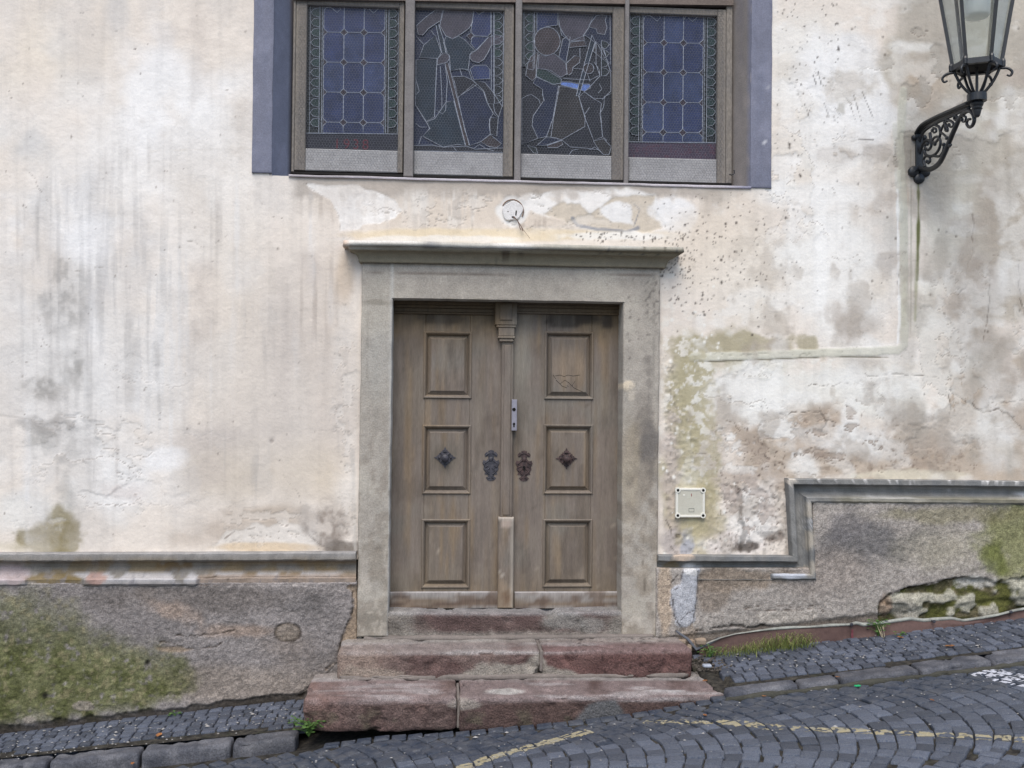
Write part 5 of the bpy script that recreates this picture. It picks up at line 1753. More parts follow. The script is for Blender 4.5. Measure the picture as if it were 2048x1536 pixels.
def p_pr(V):
    q = Pt(V, L(150, 143, 136), .1)
    q.mix(q.blob(1740, 1085, 120, 46, .7, .7, 30), L(100, 98, 98), .8)
    q.mix(q.blob(1690, 1050, 50, 40, .7, .6, 30), L(112, 108, 108), .6)
    q.mix(q.blob(1650, 1150, 110, 60, .9, .5), L(142, 132, 124), .6)
    q.mix(q.blob(1900, 1100, 120, 60, .9, .5), L(146, 140, 122), .6)
    q.mix(q.blob(2040, 1090, 90, 110, .8, .6, 30), L(116, 118, 70), .75)
    q.mix(q.blob(1985, 1120, 30, 36, .6, .6, 30), L(92, 98, 48), .7)
    q.mix(q.blob(1900, 1030, 170, 20, .7, .5, 30), L(124, 118, 90), .6)
    q.mix(q.blob(1480, 1160, 110, 26, .5, .5, 30), L(126, 113, 99), .8, -.005)
    q.mix(q.blob(1420, 1180, 40, 40, .5, .5, 30), L(124, 112, 100), .7, -.004)
    q.mix(q.blob(1330, 1200, 14, 90, .5, .4, 30), L(172, 154, 134), .8)
    g = q.poly([(1340, 1178), (1358, 1168), (1366, 1140), (1398, 1134), (1394, 1190), (1388, 1240), (1372, 1262), (1352, 1246), (1342, 1210)], 2, 5, 12)
    q.mix(g, L(168, 169, 174), .95, .004)
    q.mix(q.blob(1378, 1272, 20, 26, .4, .5, 12), L(164, 150, 136), .8)
    for P in ([(1340, 1176), (1346, 1230), (1356, 1250), (1372, 1262)], [(1396, 1145), (1393, 1200), (1386, 1245)], [(1330, 1180), (1356, 1150)], [(1345, 1280), (1352, 1262), (1372, 1262), (1384, 1276)],
              [(1320, 1210), (1340, 1212)], [(1322, 1240), (1345, 1244)]):
        q.mix(q.line(P, 1.3, 1.5, 1.4, 12, 5), L(58, 50, 46), .85, -.004)
    for P in ([(1486, 1216), (1530, 1212), (1600, 1214), (1640, 1210)], [(1490, 1220), (1560, 1222), (1640, 1216), (1650, 1225)]):
        q.mix(q.line(P, 1.6, 1.8, 1.5, 12, 4), L(74, 60, 50), .8, -.006)
    q.mix(q.poly([(1510, 1228), (1560, 1222), (1632, 1222), (1640, 1238), (1560, 1248), (1520, 1244)], 3, 5), L(168, 160, 150), .6)
    lo = q.line([(1384, 1262), (1420, 1258), (1470, 1252), (1500, 1256), (1545, 1252)], 2.4, 2, 3, 12, 6)
    q.mix(lo, L(46, 38, 34), .85, -.012)
    q.mix(ss(0, 10, q.v - (1262 - .11 * (q.u - 1400)) + 8 * (q.n[12] - .5)), L(92, 80, 68), .7, -.014)
    # hollow where the render has fallen off, mossy rubble inside
    hl = q.poly([(1756, 1290), (1758, 1215), (1768, 1198), (1790, 1184), (1840, 1174), (1880, 1162), (1930, 1156), (1990, 1162), (2020, 1158), (2400, 1130), (2400, 1290)], 2, 7, 12)
    q.mix(hl, L(106, 98, 76), 1)
    q.mix(hl * ss(.42, .56, fbm(q.u / 34, q.v / 30, 3, 71)), L(84, 86, 42), .85)
    q.mix(hl * ss(.5, .62, fbm(q.u / 22, q.v / 20, 3, 72)), L(58, 58, 34), .6)
    st = fbm(q.u / 36, q.v / 26, 3, 73)
    q.mix(hl * ss(.56, .64, st), L(164, 160, 146), .85)
    q.mix(q.blob(1950, 1162, 40, 14, .5, .6, 12), L(176, 172, 164), .9)
    q.mix(q.blob(1810, 1220, 34, 26, .5, .6, 30), L(164, 158, 146), .8)
    q.mix(q.blob(1772, 1215, 16, 26, .5, .5, 30), L(126, 106, 90), .8)
    q.h += hl * (-.030 + .036 * (fbm(q.u / 34, q.v / 28, 4, 74) - .5) + .018 * ss(.52, .66, st))
    q.mix(q.line([(1758, 1230), (1760, 1204), (1790, 1184), (1880, 1162), (1930, 1155)], 2.4, 2, 2, 12), L(44, 36, 30), .85, -.01)
    q.mix(q.line([(1628, 1004), (1800, 1003), (2060, 1006)], 2.2, 2, 2, 12), L(170, 160, 140), .7)
    q.mix(q.line([(1845, 1036), (1905, 1031)], 1.2, 1.5, 1.2, 12), L(176, 170, 156), .7)
    speck(q)
    g2 = q.poly([(1344, 1182), (1360, 1170), (1368, 1142), (1397, 1136), (1393, 1190), (1387, 1240), (1372, 1258), (1354, 1244), (1345, 1212)], 1.5, 6, 12)
    q.mix(g2, L(160, 161, 165), .75, .003)
    q.mix(q.blob(1382, 1142, 18, 10, .4, .5, 12), L(204, 202, 200), .9, .003)
    for P in ([(1342, 1180), (1347, 1230), (1356, 1248), (1372, 1262)], [(1397, 1145), (1394, 1200), (1386, 1245)], [(1366, 1144), (1360, 1172), (1344, 1182)], [(1388, 1222), (1372, 1228), (1362, 1240)]):
        q.mix(q.line(P, 1.3, 1.3, 1.4, 12, 4), L(52, 45, 42), .85, -.005)
    for y_ in (1160, 1184, 1206, 1232, 1252):
        q.mix(q.line([(1316, y_), (1330, y_ + 2), (1343, y_ - 2)], .9, 1.2, .8, 12, 4), L(84, 72, 64), .7, -.003)
    return q


PYR = -.046
slab('plinth', (W(1626, 1080, PYR)[0], 6.6, -.1, W(1850, 998, PYR)[2]), PYR, .06, .0085, M_ROUGH, house, p_pr, .01, .0025, hol)
slab('plinth', (W(1312, 1200, PYR)[0], W(1627.5, 1200, PYR)[0], -.1, W(1470, 1136, PYR)[2]), PYR, .06, .0085, M_ROUGH, house, p_pr, .01, .0025, hol)
# rubble at the foot of the wall, right of the steps
mb = MB()
for k in range(16):
    s = random.uniform(.02, .05)
    V, Fc = stone_mesh((s * 1.5, s, s * .9), (3, 3, 3), s * .3, .006, 20, 60 + k)
    px_ = random.uniform(1330, 1400)
    q = W(px_, 1290, -.06)
    mb.add(V + [q[0], random.uniform(-.1, -.04), random.uniform(.22, .30)], Fc)
tag(mb.out('mortar_rubble', M_STONE, house, lambda V: Pt(V, L(140, 124, 108), .2).c), kind='stuff')


# ================================================================== STREET
road = empty('road', (1.2, -1.6, .1))
tag(road, kind='structure')
gx = np.linspace(-40, 40, 161)
gy = np.concatenate([np.linspace(-60, -3, 40), np.linspace(-2.8, -.3, 40), [.2]])
Xg, Yg = np.meshgrid(gx, gy)
M_FAR = mat('far_paving', L(70, 74, 86) * .7, col2=L(88, 92, 102) * .7, rough=.7, n1=(3, .2), n2=(24, .35), bump=(14, 1, .02))
Vr = np.stack([Xg.ravel(), Yg.ravel(), zr(np.clip(Xg, -9, 9), np.clip(Yg, -8, 0)).ravel() - .0135], -1)
Vr[:, 2] -= .02 * ((Vr[:, 1] > -.74))
far = grid_faces(len(gx), len(gy))
cyy = Vr[far][:, :, 1].mean(1)
mk('road_bed', Vr, far, M_JOINT, road)
mk('road_surface', Vr + [0, 0, .012], far[cyy < -3.1], M_FAR, road)


def cobble_mesh(name, m, h=.05, seed=0, top=.004):
    R = random.Random(seed)
    k = 8
    base = [(-.5, -.28), (-.28, -.5), (.28, -.5), (.5, -.28), (.5, .28), (.28, .5), (-.28, .5), (-.5, .28)]
    cut = [R.uniform(.5, 1.0) for _ in range(8)]
    O = []
    for i, (a, b) in enumerate(base):        # squarish outline with clipped, uneven corners
        f = .41 + .06 * R.random()
        O.append((math.copysign(.5 if abs(a) == .5 else f, a) * R.uniform(.95, 1.02), math.copysign(.5 if abs(b) == .5 else f, b) * R.uniform(.95, 1.02)))
    V = [(a, b, -h) for a, b in O] + [(a, b, -.007 - .003 * R.random()) for a, b in O] + [(a * .93, b * .93, -.0015 + .002 * (R.random() - .5)) for a, b in O] + \
        [(a * .55, b * .55, top * R.uniform(-.2, .7)) for a, b in O] + [(0, 0, top * R.uniform(0, .7))]
    Fc = []
    for r_ in range(3):
        for i in range(8):
            j = (i + 1) % 8
            Fc.append((r_ * 8 + i, r_ * 8 + j, r_ * 8 + 8 + j, r_ * 8 + 8 + i))
    for i in range(8):
        Fc.append((24 + i, 24 + (i + 1) % 8, 32))
    me = bpy.data.meshes.new(name)
    me.from_pydata(V, [], Fc)
    me.update()
    me.materials.append(m)
    return me, np.array(V), Fc


def lay(parent, name, m, stones, height, limit=296):
    """stones: (x, y, z, ang, sx, sy); the `limit` largest in view are objects of their own, the rest one mesh"""
    tm = [cobble_mesh(name, m, .05, 100 + i) for i in range(14)]
    scored = []
    for st in stones:
        u, v = proj(np.array([[st[0], st[1], st[2]]]))
        u, v = u[0], v[0]
        dist = -st[1] + DIST
        inside = -30 < u < 2078 and v < 1560
        scored.append((0 if inside else 1, st[1], st))
    scored.sort(key=lambda t: (t[0], t[1]))
    rest = MB()
    outl = []
    for i, (_, _, (x, y, z, an, sx, sy)) in enumerate(scored):
        me, V, Fc = random.choice(tm)
        tx, ty = random.gauss(0, .016), random.gauss(0, .016) - math.atan(.104)
        Mx = Matrix.Rotation(ty, 4, 'Y') @ Matrix.Rotation(tx, 4, 'X') @ Matrix.Rotation(an + random.choice((0, math.pi)), 4, 'Z') @ Matrix.Diagonal((sx, sy, 1, 1))
        zz = z + random.gauss(0, .0014)
        outl.append((x, y, zz, Mx, V))
        if i < limit:
            o = link(name, me, parent, (x, y, zz))
            o.rotation_euler = Mx.to_euler()
            o.scale = (sx, sy, 1)
        else:
            Mn = np.array(Mx)
            rest.add(V @ Mn[:3, :3].T + [x, y, zz], Fc)
    if rest.V:
        tag(rest.out(name + '_field', m, parent), kind='stuff')
    return outl


# roadway: segmental arcs crossing the street
ST = []
Rr, cell = .80, .088
for band, yc in enumerate((-1.325, -2.47, -3.6)):
    for j in range(-56, 80):
        xj = j * cell - .45 + band * .05
        nst = 14
        for i in range(nst):
            th = (i + .5 - nst / 2) / nst * 1.58 + (.04 if j % 2 else -.04)
            x = xj + Rr * math.cos(th) - .4 + random.gauss(0, .004)
            y = yc + Rr * math.sin(th) + random.gauss(0, .004)
            if y > -.775 - .02 * (x > 1.55) and not False:
                if True:
                    continue
            if x < -4.6 or x > 6 or y < -3.3:
                continue
            cth = math.cos(th)
            ST.append((x, y, float(zr(x, y)), th + random.gauss(0, .035), cell * max(cth, .72) * .975, .0903 * random.uniform(.91, .97)))
for x in np.arange(-.55, 1.5, .085):
    ST.append((x + random.gauss(0, .003), -.735 + random.gauss(0, .003), float(zr(x, -.735)), math.pi / 2, .066, random.uniform(.074, .084)))
ROADST = lay(road, 'cobble', M_COB, ST, .05, 296)


# faded yellow lines: flakes of paint following each stone they cross
def clip_poly(P, nx_, ny_, c):
    o = []
    for i in range(len(P)):
        a, b = P[i], P[(i + 1) % len(P)]
        da, db = a[0] * nx_ + a[1] * ny_ - c, b[0] * nx_ + b[1] * ny_ - c
        if da >= 0:
            o.append(a)
        if da * db < 0:
            t = da / (da - db)
            o.append(tuple(np.array(a) * (1 - t) + np.array(b) * t))
    return o


YEL = [GR(1440, 1446, -.008), GR(1560, 1460, -.008), GR(1700, 1466, -.008), GR(1850, 1474, -.008), GR(2300, 1500, -.008)]
YEL0 = [GR(1290, 1432, -.008), GR(1440, 1446, -.008)]
YEL2 = [GR(900, 1546, -.008), GR(990, 1510, -.008), GR(1100, 1476, -.008), GR(1180, 1450, -.008)]
M_YEL = mat('yellow_paint', L(160, 149, 116), col2=L(128, 125, 114), rough=.75, n1=(40, .2), n2=(200, .3), bump=(150, .5, .002))
M_WHT = mat('white_paint', L(196, 198, 206), col2=L(160, 162, 170), rough=.75, n1=(40, .2), n2=(200, .3), bump=(150, .5, .002))


def paint_line(pts, w, keepf, name, m):
    mb = MB()
    for a, b in zip(pts[:-1], pts[1:]):
        a2, b2 = np.array(a[:2]), np.array(b[:2])
        d = (b2 - a2) / np.linalg.norm(b2 - a2)
        nn = np.array([-d[1], d[0]])
        ln_ = np.linalg.norm(b2 - a2)
        for x, y, z, Mx, Vv in ROADST:
            q = np.array([x, y]) - a2
            if not (-.1 < q @ d < ln_ + .1) or abs(q @ nn) > w / 2 + .08:
                continue
            Mn = np.array(Mx)[:3, :3]
            pieces = []
            for s0 in range(8):
                a_, b_, c_, d_, e_ = Vv[16 + s0], Vv[16 + (s0 + 1) % 8], Vv[24 + (s0 + 1) % 8], Vv[24 + s0], Vv[32]
                for f0, f1 in ((0, .5), (.5, 1)):
                    pieces.append([d_ * (1 - f0) + c_ * f0, d_ * (1 - f1) + c_ * f1, d_ * (1 - f1) * .5 + c_ * f1 * .5 + e_ * .5, d_ * (1 - f0) * .5 + c_ * f0 * .5 + e_ * .5])
                    pieces.append([a_ * (1 - f0) + b_ * f0, a_ * (1 - f1) + b_ * f1, d_ * (1 - f1) + c_ * f1, d_ * (1 - f0) + c_ * f0])
                pieces.append([d_ * .5 + e_ * .5, c_ * .5 + e_ * .5, e_])
            for pg in pieces:
                if True:
                    P3 = [Mn @ v + np.array([x, y, z]) for v in pg]
                    P2 = [(v[0], v[1], v[2]) for v in P3]
                    jl, jr = random.uniform(-.005, .008), random.uniform(-.005, .008)
                    P2 = clip_poly(P2, *nn, a2 @ nn - w / 2 + jl)
                    if len(P2) < 3:
                        continue
                    P2 = clip_poly(P2, *(-nn), -(a2 @ nn + w / 2 - jr))
                    if len(P2) < 3:
                        continue
                    P2 = clip_poly(P2, *d, a2 @ d)
                    if len(P2) < 3:
                        continue
                    P2 = clip_poly(P2, *(-d), -(b2 @ d))
                    if len(P2) < 3:
                        continue
                    c = np.mean(P2, 0)
                    if random.random() > keepf(c):
                        continue
                    mb.add([(v[0], v[1], v[2] + .0012) for v in P2], [tuple(range(len(P2)))])
    if mb.V:
        o = mb.out(name, m, road)
        return o


def worn(k):
    return lambda c: k * (1.9 * float(fbm(np.array([c[0] * 14]), np.array([c[1] * 26]), 3, 5)[0]) - .2)


tag(paint_line(YEL, .072, worn(.9), 'yellow_line', M_YEL), 'faded yellow line running up the street')
paint_line(YEL2, .078, worn(1.25), 'yellow_line', M_YEL)
paint_line(YEL0, .06, worn(.75), 'yellow_line', M_YEL)
WH = [GR(1960, 1346, -.008), GR(2040, 1364, -.008), GR(2200, 1392, -.008)]
tag(paint_line(WH, .20, lambda c: 2.2 * float(fbm(np.array([c[0] * 45]), np.array([c[1] * 45]), 2, 9)[0]) - .45, 'white_marking', M_WHT), 'worn white paint patch by the kerb')

# kerbs
kerb = empty('kerb', (2.6, -.7, .25))
tag(kerb, kind='structure')


def kerb_run(px_breaks, yb, yf, top, ht, seed, wob=0):
    for i, (a, b) in enumerate(zip(px_breaks[:-1], px_breaks[1:])):
        ln_ = b - a - .010
        ybb, yff = yb((a + b) / 2), yf((a + b) / 2)
        V, Fc = stone_mesh((ln_, abs(yff - ybb), ht), (26, 9, 8), .024, .005, 9, seed + i)
        V[:, 2] += V[:, 0] * .104 + random.gauss(0, .003)
        V[:, 1] += (yf(b) - yf(a)) / (b - a) * V[:, 0]
        x = (a + b) / 2
        V += [x, (ybb + yff) / 2, float(zp(x, -.65)) + top(x) - ht / 2]
        mk('kerb_stone', V, Fc, M_KERB, kerb, smooth=True)


kr = [W(1452, 1385, -.78)[0] + .005] + [W(x, 1360, -.78)[0] for x in (1600, 1682, 1842, 1990)] + [3.75, 4.4, 5.1, 5.9]
kerb_run(kr, lambda x: -.692 + .055 * (x - 1.5), lambda x: -.79 + .008 * (x - 1.5), lambda x: -.004, .20, 200)
V, Fc = stone_mesh((3.4, .03, .05), (160, 3, 3), .012, .010, 14, 77)
V[:, 2] += V[:, 0] * .104
V += [3.2, -.792, float(zr(3.2, -.8)) - .012]
mk('mortar_joint', V, Fc, M_STONE, kerb, Pt(V, L(66, 65, 58), .3).c)
kl = [-4.4, -3.7, -3.0, -2.35] + [GR(x, 1510, .05)[0] for x in (100, 268, 443)] + [-.735]
kerb_run(kl, lambda x: -.44 - .06 * (x + 2.3), lambda x: -.57 - .065 * (x + 2.3), lambda x: -.010, .24, 230)

# pavements of small setts
M_SOIL = M_JOINT


def pavement(x0, x1, yback, yfront, seed):
    pv = empty('pavement', ((x0 + x1) / 2, -.3, float(zp((x0 + x1) / 2, -.3))))
    tag(pv, kind='structure')
    xs_ = np.linspace(x0, x1, 120)
    ys_ = np.linspace(0, 1, 8)
    V = np.array([(x, yback + .06 + (yfront(x) - .02 - yback - .06) * t, zp(x, yback + (yfront(x) - yback) * t) - .0125) for t in ys_ for x in xs_])
    V[:, 2] += .006 * (fbm3(V, 12, 3, 4) - .5)
    V[(V[:, 0] > xs0) & (V[:, 0] < xb + .015) & (V[:, 1] < -.22), 2] -= .1
    mk('pavement_bed', V, grid_faces(120, 8)[:, ::-1], M_JOINT, pv)
    S = []
    c = .066
    row = 0
    y = yback
    j = 0
    while y > -1.0:
        x = x0 + random.uniform(0, c)
        while x < x1:
            w = c * random.uniform(.85, 1.3)
            # rows wander slightly like hand-laid setts
            yy = y - .5 * c + .012 * math.sin(x * 3.1 + j * .3) + random.gauss(0, .0035) - .10 * (x - x0) * 0
            if yy - .5 * c > yfront(x) + .004 and not (xs0 - .03 < x < xs1 + .05 and yy < 0.3 and x > xs0 - .02) and not (xs0 < x < xb + .02 and yy < -.2):
                S.append((x + w / 2, yy, float(zp(x + w / 2, yy)), random.gauss(0, .05), w - .005, c * random.uniform(.86, .95)))
            x += w
        y -= c * .985
        j += 1
    return lay(pv, 'sett', M_COBS, S, .05, 297)


pavement(xs1 + .03, 6.0, -.05, lambda x: -.688 + .055 * (x - 1.5), 1)
pavement(-4.6, xa - .005, -.05, lambda x: -.44 - .06 * (x + 2.3), 2)
V, Fc = stone_mesh((.11, .50, .12), (8, 26, 6), .04, .012, 16, 91)
V += [xb + .005, -.42, .118]
tag(mk('soil', V, Fc, M_JOINT, None, smooth=True), kind='stuff')
# setts between the upper step and the right pavement (beside the step end)
# ================================================================== THINGS AT THE FOOT OF THE WALL
# damp-proof membrane
mem = empty('damp_proof_membrane', (2.7, -.09, .3))
tag(mem, 'brown membrane strip with pale torn top edge along foot of right wall', 'membrane')
top_px = [(1398, 1296), (1412, 1286), (1440, 1275), (1470, 1268), (1510, 1263), (1560, 1258), (1610, 1255), (1660, 1251), (1700, 1249), (1712, 1246), (1725, 1250), (1765, 1246), (1800, 1242), (1822, 1239), (1850, 1243), (1880, 1240), (1905, 1238), (1925, 1242), (1960, 1236), (2000, 1228), (2025, 1222), (2052, 1218)]
TP = np.array([W(a, b, -.085) for a, b in top_px])
xx = np.arange(TP[0, 0], TP[-1, 0] + 1.2, .012)
zt_ = np.interp(xx, TP[:, 0], TP[:, 2])
zt_ = np.where(xx > TP[-1, 0], zp(xx, -.08) + .05, zt_)
nrow = 9
rows_ = []
for t in np.linspace(0, 1, nrow):
    zz = zt_ * (1 - t) + (zp(xx, -.1) - .01) * t
    yy = -.085 - .02 * t + .016 * (fbm(xx * 5, np.full(len(xx), t * 2.0), 3, 61) - .5) + .012 * np.sin(xx * 7 + 2 * t) * (1 - t)
    rows_.append(np.stack([xx, yy, zz], -1))
V = np.concatenate(rows_)
V2 = V + [0, .004, 0]
Fg = grid_faces(len(xx), nrow)[:, ::-1]
M_MEM = mat('brown_membrane', L(92, 72, 66), col2=L(78, 60, 56), rough=.75, n1=(5, .2), n2=(60, .15), bump=(14, .5, .01))
mk('sheet', np.concatenate([V, V2]), np.concatenate([Fg, Fg[:, ::-1] + len(V)]), M_MEM, mem, smooth=True)
rows_ = []
wl = .009 * (.35 + .9 * vn(xx * 9, xx * 0, 5)) * ss(TP[4, 0] - .1, TP[5, 0] + .1, xx) + .0025
for t, (dy, dz) in ((0, (-.003, -.55)), (1, (-.010, .1)), (2, (-.006, .75)), (3, (.006, 1.0))):
    rows_.append(np.stack([xx, rows_[0][:, 1] * 0 + V[:len(xx), 1] + dy if t else V[:len(xx), 1] + dy, zt_ + dz * wl], -1))
V = np.concatenate(rows_)
M_LIP = mat('pale_edging', L(158, 160, 152), col2=L(112, 112, 106), rough=.7, n1=(14, .15), n2=(60, .2), bump=(40, .5, .003))
Fg = grid_faces(len(xx), 4)
mk('edging', np.concatenate([V, V + [0, .002, 0]]), np.concatenate([Fg, Fg[:, ::-1] + len(V)]), M_LIP, mem, smooth=True)
mb = MB()
for a, b in ((1703, 1249), (1868, 1243), (2022, 1224)):
    q = W(a, b, -.11)
    mb = MB().lathe(q, [(.004, .03), (.004, .0), (.011, -.001), (.009, -.005), (.001, -.006)], 10, axis=1)
    mb.out('nail', M_IRON, mem)
mb = MB().box(W(1702, 1260, -.108)[0], W(1706, 1260, -.108)[0], -.1125, -.1115, W(1704, 1283, -.11)[2], W(1704, 1259, -.11)[2])
mb.out('red_mark', mat('red_chalk', L(104, 56, 62), rough=.8, n1=(60, .4), n2=None, bump=None), mem)
# loose dark end of the membrane by the steps
mb = MB()
P = [W(a, b, -.09) for a, b in ((1352, 1262), (1375, 1278), (1392, 1298), (1412, 1290), (1440, 1276))]
mb.tube(P, [.006, .009, .012, .010, .006], 6)
mb.out('torn_end', mat('grey_plastic', L(96, 98, 104), rough=.6, n1=(20, .2), n2=None, bump=(60, .4, .003)), mem)

# grass and weeds
M_GRASS = mat('grass_blade', L(96, 114, 56), col2=L(142, 144, 86), rough=.6, n1=(30, .3), n2=None, bump=None, stretch=(1, 1, .3))
M_LEAF = mat('weed_leaf', L(62, 92, 42) * .9, col2=L(84, 112, 54) * .9, rough=.55, n1=(60, .3), n2=None, bump=None)
M_DRY = mat('dry_stalk', L(168, 156, 130), rough=.8, n1=(30, .2), n2=None, bump=None)


def blade(mb, b, h, lean, w, az):
    d = np.array([math.cos(az), math.sin(az), 0])
    s = np.array([-d[1], d[0], 0])
    P = [b, b + d * lean * .25 + [0, 0, h * .5], b + d * lean * .65 + [0, 0, h * .85], b + d * lean + [0, 0, h * (.95 - .3 * lean / max(h, .01))]]
    V = []
    for k, q in enumerate(P):
        ww = w * (1, .8, .5, .06)[k]
        V += [q - s * ww, q + s * ww, q + [0, 0, .0] + d * ww * .4]
    Fc = []
    for k in range(3):
        for a, c in ((0, 1), (1, 2), (2, 0)):
            Fc.append((k * 3 + a, k * 3 + c, k * 3 + 3 + c, k * 3 + 3 + a))
    mb.add(V, Fc)


mb = MB()
for k in range(420):
    px_ = random.choice([random.gauss(1570, 28), random.gauss(1500, 34), random.uniform(1405, 1620)])
    if not 1400 < px_ < 1640:
        continue
    x = W(px_, 1290, -.14)[0]
    y = -.125 - abs(random.gauss(0, .04))
    b = np.array([x, y, float(zp(x, y)) - .005])
    big = math.exp(-((px_ - 1565) / 60) ** 2)
    blade(mb, b, random.uniform(.04, .08) + .06 * big * random.random(), random.uniform(.02, .10), random.uniform(.0012, .0026), random.uniform(-3.14, .3))
tag(mb.out('grass', M_GRASS, None), kind='stuff')


def weed(name, px_, y, n_, h, label, r=.05):
    x = W(px_, 1300, y)[0]
    z = float(zp(x, y))
    root = empty(name, (x, y, z - .004))
    tag(root, label, 'weed')
    ms, ml = MB(), MB()
    for k in range(n_):
        az = random.uniform(0, 6.28)
        d = np.array([math.cos(az), math.sin(az) * .6, 0])
        L_ = random.uniform(.3, 1) * r
        hh = random.uniform(.35, 1) * h
        tip = np.array([x, y, z]) + d * L_ + [0, 0, hh]
        ms.tube([(x, y, z - .004), np.array([x, y, z]) + d * L_ * .4 + [0, 0, hh * .7], tip], [.0016, .0012, .0008], 4)
        s = np.array([-d[1], d[0], 0])
        s /= np.linalg.norm(s) + 1e-9
        lw = random.uniform(.006, .013)
        e = d / np.linalg.norm(d) * lw * 2.3 + [0, 0, random.uniform(-.008, .006)]
        V = [tip, tip + e * .5 + s * lw, tip + e, tip + e * .5 - s * lw, tip + e * .5 + [0, 0, .003]]
        ml.add(V, [(0, 1, 4), (1, 2, 4), (2, 3, 4), (3, 0, 4), (0, 3, 2, 1)])
    ms.out('stem', M_LEAF, root)
    tag(ml.out('leaf', M_LEAF, root), kind='stuff')
    return root


weed('weed', 1757, -.115, 34, .10, 'bushy green weed growing against the brown membrane', .06)
weed('weed', 1420, -.16, 26, .07, 'green weed at the torn end of the membrane near steps', .07)
weed('weed', 1800, -.17, 9, .03, 'small yellow green sprig on setts beside the membrane', .03)
weed('weed', 620, -.70, 60, .085, 'leafy green weed at left foot of the bottom step', .07)
weed('weed', 593, -.5, 16, .035, 'low weed between kerb end and left side of steps', .04)
weed('weed', 352, -.1, 10, .02, 'tiny sprig at the foot of the mossy plinth', .03)
st = empty('dry_stalk', tuple(np.array([W(1765, 1290, -.13)[0], -.13, float(zp(2.7, -.13))])))
tag(st, 'pale withered stalks hanging below the weed on the membrane', 'weed')
mb = MB()
for k in range(7):
    b = W(1768 + random.uniform(-4, 4), 1282, -.135)
    t = W(1762 + random.uniform(-8, 10), 1250 + random.uniform(0, 8), -.125)
    mb.tube([b, (b + t) / 2 + [random.uniform(-.01, .01), -.008, 0], t], .002, 4)
mb.out('stem', M_DRY, st)

# litter
M_FALL = mat('dead_leaf', L(124, 78, 50), col2=L(150, 106, 62), rough=.7, n1=(60, .3), n2=None, bump=None, rnd=.3)
LV = []


def dead_leaf(px_, py_, on_road, s, label):
    a = -.008 if on_road else .06
    q = GR(px_, py_, a)
    z = float(zr(q[0], q[1]) if on_road else zp(q[0], q[1])) + .008
    az = random.uniform(0, 6.28)
    c, sn = math.cos(az), math.sin(az)
    sh = [(-1, 0, .1), (-.5, .45, .3), (.1, .5, .15), (.6, .3, .35), (1, 0, .2), (.5, -.42, .4), (0, -.5, .2), (-.5, -.4, .35)]
    V = [(x * c * s - y * sn * s, x * sn * s + y * c * s, w * s * .5) for x, y, w in sh] + [(0, 0, 0)]
    V += [(v[0], v[1], v[2] - .0012) for v in V]
    Fc = [(i, (i + 1) % 8, 8) for i in range(8)] + [((i + 1) % 8 + 9, i + 9, 17) for i in range(8)] + [(i, i + 9, (i + 1) % 8 + 9, (i + 1) % 8) for i in range(8)]
    me = bpy.data.meshes.new('fallen_leaf')
    me.from_pydata(V, [], Fc)
    me.materials.append(M_FALL)
    o = link('fallen_leaf', me, None, (q[0], q[1], z))
    tag(o, label, 'leaf', 'brown leaves fallen on the paving')


dead_leaf(1900, 1290, False, .032, 'long brown leaf lying on the right hand pavement setts')
dead_leaf(1955, 1342, True, .020, 'rust coloured leaf in gutter below the far right kerb')
dead_leaf(1735, 1368, True, .020, 'pale tan leaf in gutter beside the green scrap')
dead_leaf(1675, 1348, False, .014, 'orange leaf on the joint between two kerbstones')
dead_leaf(1528, 1398, True, .012, 'small orange leaf on road near right end of bottom step')
dead_leaf(1864, 1407, True, .014, 'orange leaf lying alone mid road between kerb and yellow line')
dead_leaf(1800, 1275, False, .024, 'reddish leaf beside the yellow green sprig')
dead_leaf(1410, 1358, False, .022, 'brown leaf against the right end of the bottom step')
dead_leaf(318, 1468, False, .03, 'red brown leaf on the left pavement edge above kerb')
dead_leaf(265, 1524, True, .018, 'yellow brown leaf in the joint below the left kerb')
dead_leaf(1410, 1432, True, .018, 'curled yellowish leaf on cobbles near the end of yellow line')
q = GR(1715, 1378, -.008)
V, Fc = stone_mesh((.036, .016, .008), (3, 2, 2), .003, .001, 30, 2)
o = link('plastic_scrap', mesh_of('plastic_scrap', V, Fc, mat('green_plastic', L(40, 160, 100), rough=.35, n1=(30, .2), n2=None, bump=None)), None, (q[0], q[1], float(zr(q[0], q[1])) + .009))
o.rotation_euler = (0, .05, .4)
tag(o, 'bright green plastic scrap lying on the road below the kerb', 'litter')
q = GR(1414, 1332, .06)
V, Fc = stone_mesh((.05, .035, .018), (4, 3, 3), .008, .004, 20, 4)
o = link('pale_stone', mesh_of('pale_stone', V, Fc, mat('pale_pebble', L(150, 156, 166), rough=.7, n1=(20, .2), n2=None, bump=(60, .4, .003))), None, (q[0], q[1], float(zp(q[0], q[1])) + .012))
tag(o, 'pale flat stone beside the right end of the steps', 'stone')
